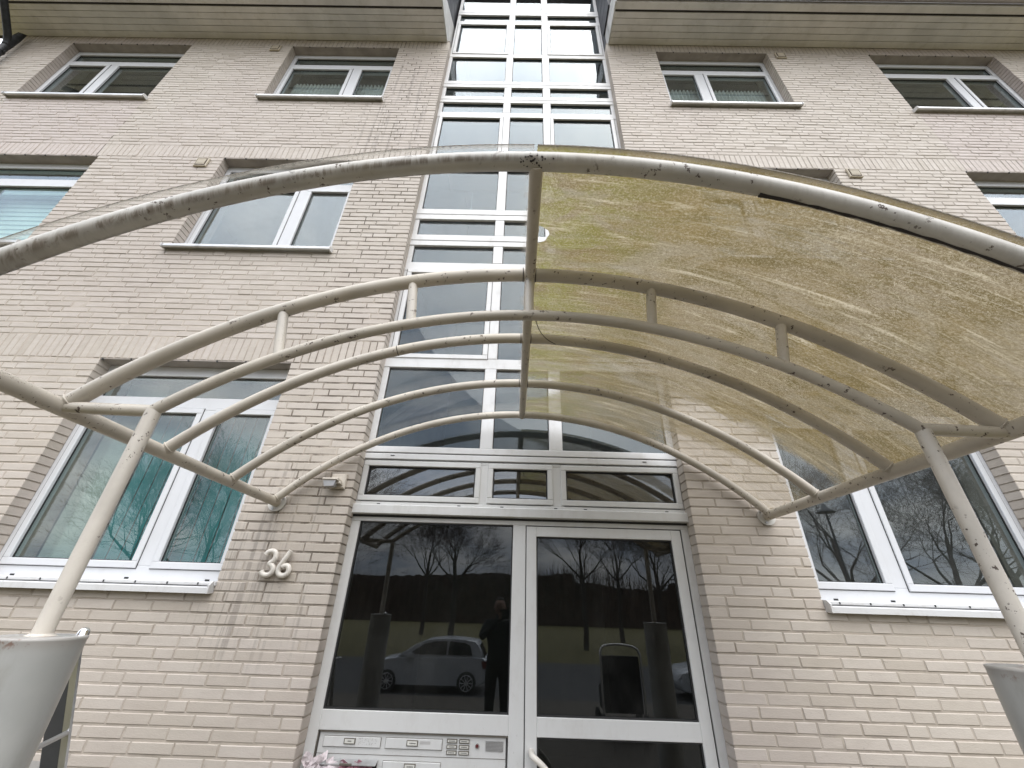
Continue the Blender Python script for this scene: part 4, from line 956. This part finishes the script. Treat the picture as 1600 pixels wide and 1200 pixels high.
trees = [(-3.8, -24.0, 0, 1.0, "bare roadside tree with a round crown straight across the road"), (5.1, -26, 1, 1.0, "bare slender tree across the road, right of the round one"), (-12.5, -20, 2, 0.9, "bare wide tree across the road on the left"),
 (-20.5, -23, 2, 1.0, "big bare tree far left across the road"), (-28, -26, 0, 1.3, "leafless tree at the far left end of the row"), (10.5, -26, 0, 1.0, "bare tree opposite the right window, nearer the door"), (22.0, -23, 2, 1.15, "big dense bare tree opposite the right window"),
 (30.0, -24, 2, 1.2, "large bare tree right of the dense one"), (9.5, -34, 1, 1.1, "thin bare tree behind the slender one"), (35, -25, 0, 1.4, "leafless tree at the far right end of the row"), (-8.0, -36, 1, 1.1, "thin bare tree behind the round-crowned one")]
for i, (x, y, k, s_, lab) in enumerate(trees):
    t = thing('bare_tree', lab, 'tree', (x, y, ST), 'bare trees across the road'); t.rotation_euler = (0, 0, i * 1.3); t.scale = (s_,) * 3
    for nm, me in (('trunk', tm[k][0]), ('crown', tm[k][1])):
        o = bpy.data.objects.new(nm, me); C.objects.link(o); o.parent = t
# far thicket
wd = MB(); rnd = random.Random(3)
for layer in range(3):
    x = -150.0; y = -64 - layer * 3; base = []
    while x < 150:
        hgt = 5.2 + 2.0 * noise.noise(Vector((x * 0.04, layer * 3, 0))) + rnd.uniform(-0.12, 0.12) + layer * 0.6 + 1.0 * math.exp(-((x - 6) / 14.0) ** 2) - (1.2 if 10 < x < 26 else 0)
        base.append((x, hgt)); x += 0.55
    n = len(base)
    wd.add([(bx, y, ST) for bx, _ in base] + [(bx, y + rnd.uniform(-0.6, 0.6), ST + bh) for bx, bh in base], [(i, i + 1, n + i + 1, n + i) for i in range(n - 1)])
for k in range(9000):
    x = rnd.uniform(-120, 120); y = -63 - rnd.random() * 6; h_ = 5.5 + 2.2 * noise.noise(Vector((x * 0.04, 0, 0))) + 1.0 * math.exp(-((x - 6) / 14.0) ** 2) + rnd.random() ** 2 * 2.6; ln = rnd.uniform(-0.6, 0.6)
    wd.add([(x - 0.035, y, ST + h_ - 3), (x + 0.035, y, ST + h_ - 3), (x + ln, y, ST + h_)], [(0, 1, 2)])
wd.build('woodland', 'wood_far', kind='stuff')
# street lamp
t = thing('street_lamp', "dark bell-shaped street lamp on a tall thin post", 'street lamp', (13.4, -11.6, ST + 0.0), None)
MB().tube([(13.4, -11.6, ST), (13.4, -11.6, 1.0), (13.4, -11.6, 3.95)], 0.05, 10, radii=[0.07, 0.05, 0.04]).build('lamp_post', 'black', t)
MB().lathe([(0.02, 4.25), (0.08, 4.2), (0.12, 4.05), (0.34, 3.90), (0.34, 3.86), (0.10, 3.88)], 13.4, -11.6, 20).build('lamp_shade', 'board', t)

def car(name, label, x_rear, y0, mirror=1, paint='car'):
    "hatchback in side profile; length along x, y0 = side facing the building"
    L = 3.97; W = 1.68
    t = thing(name, label, 'car', (x_rear - mirror * L / 2, y0 - W / 2, ST))
    X = lambda s_: x_rear - mirror * s_
    low = [(0.02, 0.50), (0.00, 0.62), (0.03, 0.88), (0.10, 0.96), (0.9, 0.98), (2.0, 0.95), (2.95, 0.92), (3.5, 0.84), (3.85, 0.70), (3.95, 0.52), (3.93, 0.28), (3.6, 0.20), (0.3, 0.22), (0.08, 0.32)]
    sec = [(-W / 2 + 0.0, 0.03), (-W / 2 + 0.05, 0.0)]
    def skin(poly, y_half, inset, nm, mt, par=t, sub=None):
        n = len(poly); b = MB(); cxp = sum(p[0] for p in poly) / n; czp = sum(p[1] for p in poly) / n; rings = []
        for (f, yy) in ((1 - inset, -y_half), (1, -y_half + 0.07), (1, y_half - 0.07), (1 - inset, y_half)):
            rings.append([(X(cxp + (px - cxp) * f), y0 - W / 2 + yy, ST + czp + (pz - czp) * f) for px, pz in poly])
        vs = [q for r_ in rings for q in r_]; fs = []
        for k in range(3):
            for i in range(n): j = (i + 1) % n; fs.append((k * n + i, k * n + j, (k + 1) * n + j, (k + 1) * n + i))
        b.add(vs, fs, True); b.add(rings[0], [tuple(range(n))]); b.add(rings[-1], [tuple(range(n - 1, -1, -1))]); return b.build(nm, mt, par)
    body = skin(low, W / 2, 0.03, 'body', paint)
    skin([(0.12, 0.95), (0.30, 1.30), (0.42, 1.40), (1.0, 1.46), (1.6, 1.46), (2.1, 1.40), (2.45, 1.25), (2.95, 0.94)], W / 2 - 0.10, 0.04, 'cabin', paint)
    for yy, s_ in ((y0 - 0.085, 1), (y0 - W + 0.085, -1)):
        for poly in (([(0.52, 1.02), (0.60, 1.28), (0.78, 1.36), (1.28, 1.39), (1.30, 1.02)]), ([(1.37, 1.02), (1.36, 1.39), (1.75, 1.38), (2.1, 1.30), (2.52, 1.06), (2.52, 1.02)])):
            MB().prism([(X(px), ST + pz) for px, pz in poly], yy - 0.01 + 0.006 * s_, yy + 0.01 + 0.006 * s_, 'y').build('side_window', 'car_dark', t)
        for px in (0.95, 1.85): MB().box(min(X(px), X(px + 0.18)), max(X(px), X(px + 0.18)), yy + 0.07 * s_ - 0.005, yy + 0.09 * s_ + 0.012 * s_ if s_ > 0 else yy - 0.06, ST + 0.86, ST + 0.885).build('door_handle', paint, t)
        MB().cbox(min(X(2.38), X(2.60)), max(X(2.38), X(2.60)), yy + (0.07 if s_ > 0 else -0.17), yy + (0.17 if s_ > 0 else -0.07), ST + 0.93, ST + 1.06, 0.02).build('wing_mirror', paint, t)
        for px in (0.66, 3.18):
            wl = MB(); yc = y0 - 0.10 if s_ > 0 else y0 - W + 0.10
            wh = MB().tube([(X(px), yc - 0.10, ST + 0.30), (X(px), yc + 0.11, ST + 0.30)], 0.30, 28).build('wheel', 'tyre', t)
            rm = MB(); rm.tube([(X(px), yc + s_ * 0.111, ST + 0.30), (X(px), yc + s_ * 0.122, ST + 0.30)], 0.06, 14)
            for k in range(10):
                a = k * math.pi / 5; rm.tube([(X(px) + 0.04 * math.cos(a), yc + s_ * 0.116, ST + 0.30 + 0.04 * math.sin(a)), (X(px) + 0.195 * math.cos(a), yc + s_ * 0.116, ST + 0.30 + 0.195 * math.sin(a))], 0.013, 6)
            rm.tube([(X(px) + 0.205 * math.cos(k * 0.2618), yc + s_ * 0.114, ST + 0.30 + 0.205 * math.sin(k * 0.2618)) for k in range(24)], 0.012, 6, closed=True)
            rm.build('rim', 'alu_raw', wh)
            MB().tube([(X(px) + 0.345 * math.cos(k * 0.2618), yc + s_ * 0.075, ST + 0.31 + 0.345 * math.sin(k * 0.2618)) for k in range(13)], 0.02, 6).build('wheel_arch', 'black', t)
        MB().prism([(X(0.0), ST + 0.70), (X(-0.005), ST + 0.90), (X(0.22), ST + 0.88), (X(0.16), ST + 0.68)], yy - 0.12 if s_ > 0 else yy - 0.09, yy + 0.092 if s_ > 0 else yy + 0.12, 'y').build('tail_light', 'red', t)
        MB().prism([(X(3.62), ST + 0.66), (X(3.60), ST + 0.78), (X(3.86), ST + 0.70), (X(3.94), ST + 0.60)], yy - 0.12 if s_ > 0 else yy - 0.075, yy + 0.075 if s_ > 0 else yy + 0.12, 'y').build('headlight', 'lens', t)
    MB().prism([(X(0.115), ST + 0.97), (X(0.30), ST + 1.31), (X(0.31), ST + 1.305), (X(0.16), ST + 0.97)], y0 - W + 0.25, y0 - 0.25, 'y').build('rear_window', 'car_dark', t)
    return t
car('parked_car', "silver hatchback parked across from the entrance, mirrored in the door's left pane", -0.70, -9.4)
car('parked_car', "silver hatchback further right along the kerb, mirrored beside the right column", 9.3, -9.4, 1)
for n_, (x, y) in enumerate(()): pass
# pushchair handle frame beside the path
t = thing('pushchair', "dark pushchair with a pale bent tube handle standing by the path", 'pushchair', (1.62, -1.15, -1.6))
P_ = [(1.36, -1.10, -1.45), (1.36, -1.12, -0.70), (1.38, -1.13, -0.54), (1.46, -1.14, -0.49), (1.66, -1.14, -0.475), (1.86, -1.14, -0.50), (1.94, -1.13, -0.56), (1.96, -1.12, -0.72), (1.96, -1.10, -1.45)]
MB().tube(smooth_path(P_, 4), 0.016, 10).build('handle_frame', 'alu_raw', t)
MB().prism([(-1.12, -0.62), (-1.10, -1.30), (-1.55, -1.30), (-1.60, -1.05), (-1.25, -0.95), (-1.18, -0.62)], 1.39, 1.93, 'x').build('seat', 'cloth', t)
for x in (1.35, 1.97):
    for y in (-1.12, -1.55): MB().tube([(x - 0.02, y, -1.45), (x + 0.02, y, -1.45)], 0.14, 20).build('wheel', 'tyre', t)

# the photographer, mirrored in the door
def person():
    pts = {'pel': (-0.16, -0.46, -0.70, .155, .11), 'waist': (-0.16, -0.46, -0.52, .14, .105), 'chest': (-0.16, -0.47, -0.33, .17, .12), 'neck0': (-0.16, -0.46, -0.19, .075, .07), 'neck1': (-0.16, -0.44, -0.12, .052, .055),
           'hL': (-0.25, -0.46, -0.78, .095, .095), 'kL': (-0.26, -0.43, -1.16, .062, .065), 'aL': (-0.26, -0.47, -1.52, .045, .05), 'tL': (-0.27, -0.33, -1.565, .04, .03),
           'hR': (-0.07, -0.46, -0.78, .095, .095), 'kR': (-0.06, -0.44, -1.16, .062, .065), 'aR': (-0.05, -0.48, -1.52, .045, .05), 'tR': (-0.04, -0.34, -1.565, .04, .03),
           'sL': (-0.34, -0.45, -0.235, .068, .068), 'eL': (-0.40, -0.30, -0.40, .050, .050), 'wL': (-0.16, -0.10, -0.16, .032, .032), 'sR': (0.02, -0.45, -0.235, .068, .068), 'eR': (0.12, -0.30, -0.40, .050, .050), 'wR': (0.02, -0.12, -0.16, .032, .032)}
    ed = [('pel', 'waist'), ('waist', 'chest'), ('chest', 'neck0'), ('neck0', 'neck1'), ('pel', 'hL'), ('hL', 'kL'), ('kL', 'aL'), ('aL', 'tL'), ('pel', 'hR'), ('hR', 'kR'), ('kR', 'aR'), ('aR', 'tR'), ('chest', 'sL'), ('sL', 'eL'), ('eL', 'wL'), ('chest', 'sR'), ('sR', 'eR'), ('eR', 'wR')]
    ks = list(pts); t = thing('person', "person in a black coat holding a phone up, mirrored in the door", 'person', (-0.16, -0.46, -1.6)); L = t['_o']
    me = bpy.data.meshes.new('body'); me.from_pydata([(pts[k][0] - L[0], pts[k][1] - L[1], pts[k][2] + CZ - L[2]) for k in ks], [(ks.index(a), ks.index(b)) for a, b in ed], [])
    o = bpy.data.objects.new('body', me); C.objects.link(o); o.parent = t; me.materials.append(M['cloth'])
    o.modifiers.new('skin', 'SKIN'); o.modifiers.new('sub', 'SUBSURF').levels = 2; o.modifiers['sub'].render_levels = 2
    for i, k in enumerate(ks): me.skin_vertices[0].data[i].radius = pts[k][3:]; me.skin_vertices[0].data[i].use_root = (k == 'pel')
    # head with nose, ears, hair
    def ell(cx, cy, cz, rx, ry, rz, nm, mt, f=None, n=18):
        vs = []; fs = []
        for i in range(n + 1):
            th = math.pi * i / n
            for j in range(n):
                ph = 2 * math.pi * j / n; v = Vector((math.sin(th) * math.cos(ph), math.sin(th) * math.sin(ph), math.cos(th)))
                k = f(v) if f else 1; vs.append((cx + v.x * rx * k, cy + v.y * ry * k, cz + v.z * rz * k))
        for i in range(n):
            for j in range(n): j2 = (j + 1) % n; fs.append((i * n + j, (i + 1) * n + j, (i + 1) * n + j2, i * n + j2))
        return MB().add(vs, fs, True).build(nm, mt, t)
    hx, hy, hz = -0.16, -0.40, -0.02
    ell(hx, hy, hz, .075, .093, .115, 'head', 'skin', lambda v: (1.0 - 0.14 * max(0, -v.z) * (1 if v.y > -0.3 else 0.4)) * (1 + 0.16 * math.exp(-((v.x / .16) ** 2 + ((v.z + .12) / .2) ** 2)) * (v.y > 0)))
    ell(hx, hy - 0.012, hz + 0.022, .082, .098, .108, 'hair', 'bark', lambda v: 1.0 if (v.y < 0.25 or v.z > 0.62) else 0.8)
    for s_ in (-1, 1):
        ell(hx + s_ * 0.078, hy - 0.005, hz - 0.005, .012, .022, .032, 'ear', 'skin', n=8); ell(hx + s_ * 0.030, hy + 0.080, hz + 0.005, .012, .010, .008, 'eye', 'black', n=8)
    MB().box(hx - 0.024, hx + 0.024, hy + 0.078, hy + 0.086, hz - 0.062, hz - 0.055).build('mouth', 'red', t)
    for s_, wx in ((-1, -0.16), (1, 0.02)):
        ell(wx + 0.02 * -s_, -0.075, -0.125, .022, .030, .042, 'palm', 'skin', n=10)
        for k in range(4):
            bx = wx - 0.0 * s_; z = -0.10 - k * 0.019
            MB().tube(smooth_path([(bx + 0.012 * -s_, -0.070, z), (bx + 0.004 * -s_, -0.045, z + 0.004), (bx + 0.020 * -s_, -0.030, z + 0.006), (bx + 0.034 * -s_, -0.036, z + 0.006)], 3), 0.008, 8).build('finger', 'skin', t)
        MB().tube([(wx, -0.085, -0.10), (wx + 0.012 * -s_, -0.080, -0.075), (wx + 0.03 * -s_, -0.062, -0.062)], 0.0095, 8).build('thumb', 'skin', t)
    p = tag(MB().cbox(-0.150, 0.010, -0.056, -0.047, -0.155, -0.045, 0.003).build('phone', 'black'), "black phone held sideways in both hands by the person", 'phone')
person()
# wood-framed small kerb
for o in bpy.data.objects:
    if '_o' in o: del o['_o']
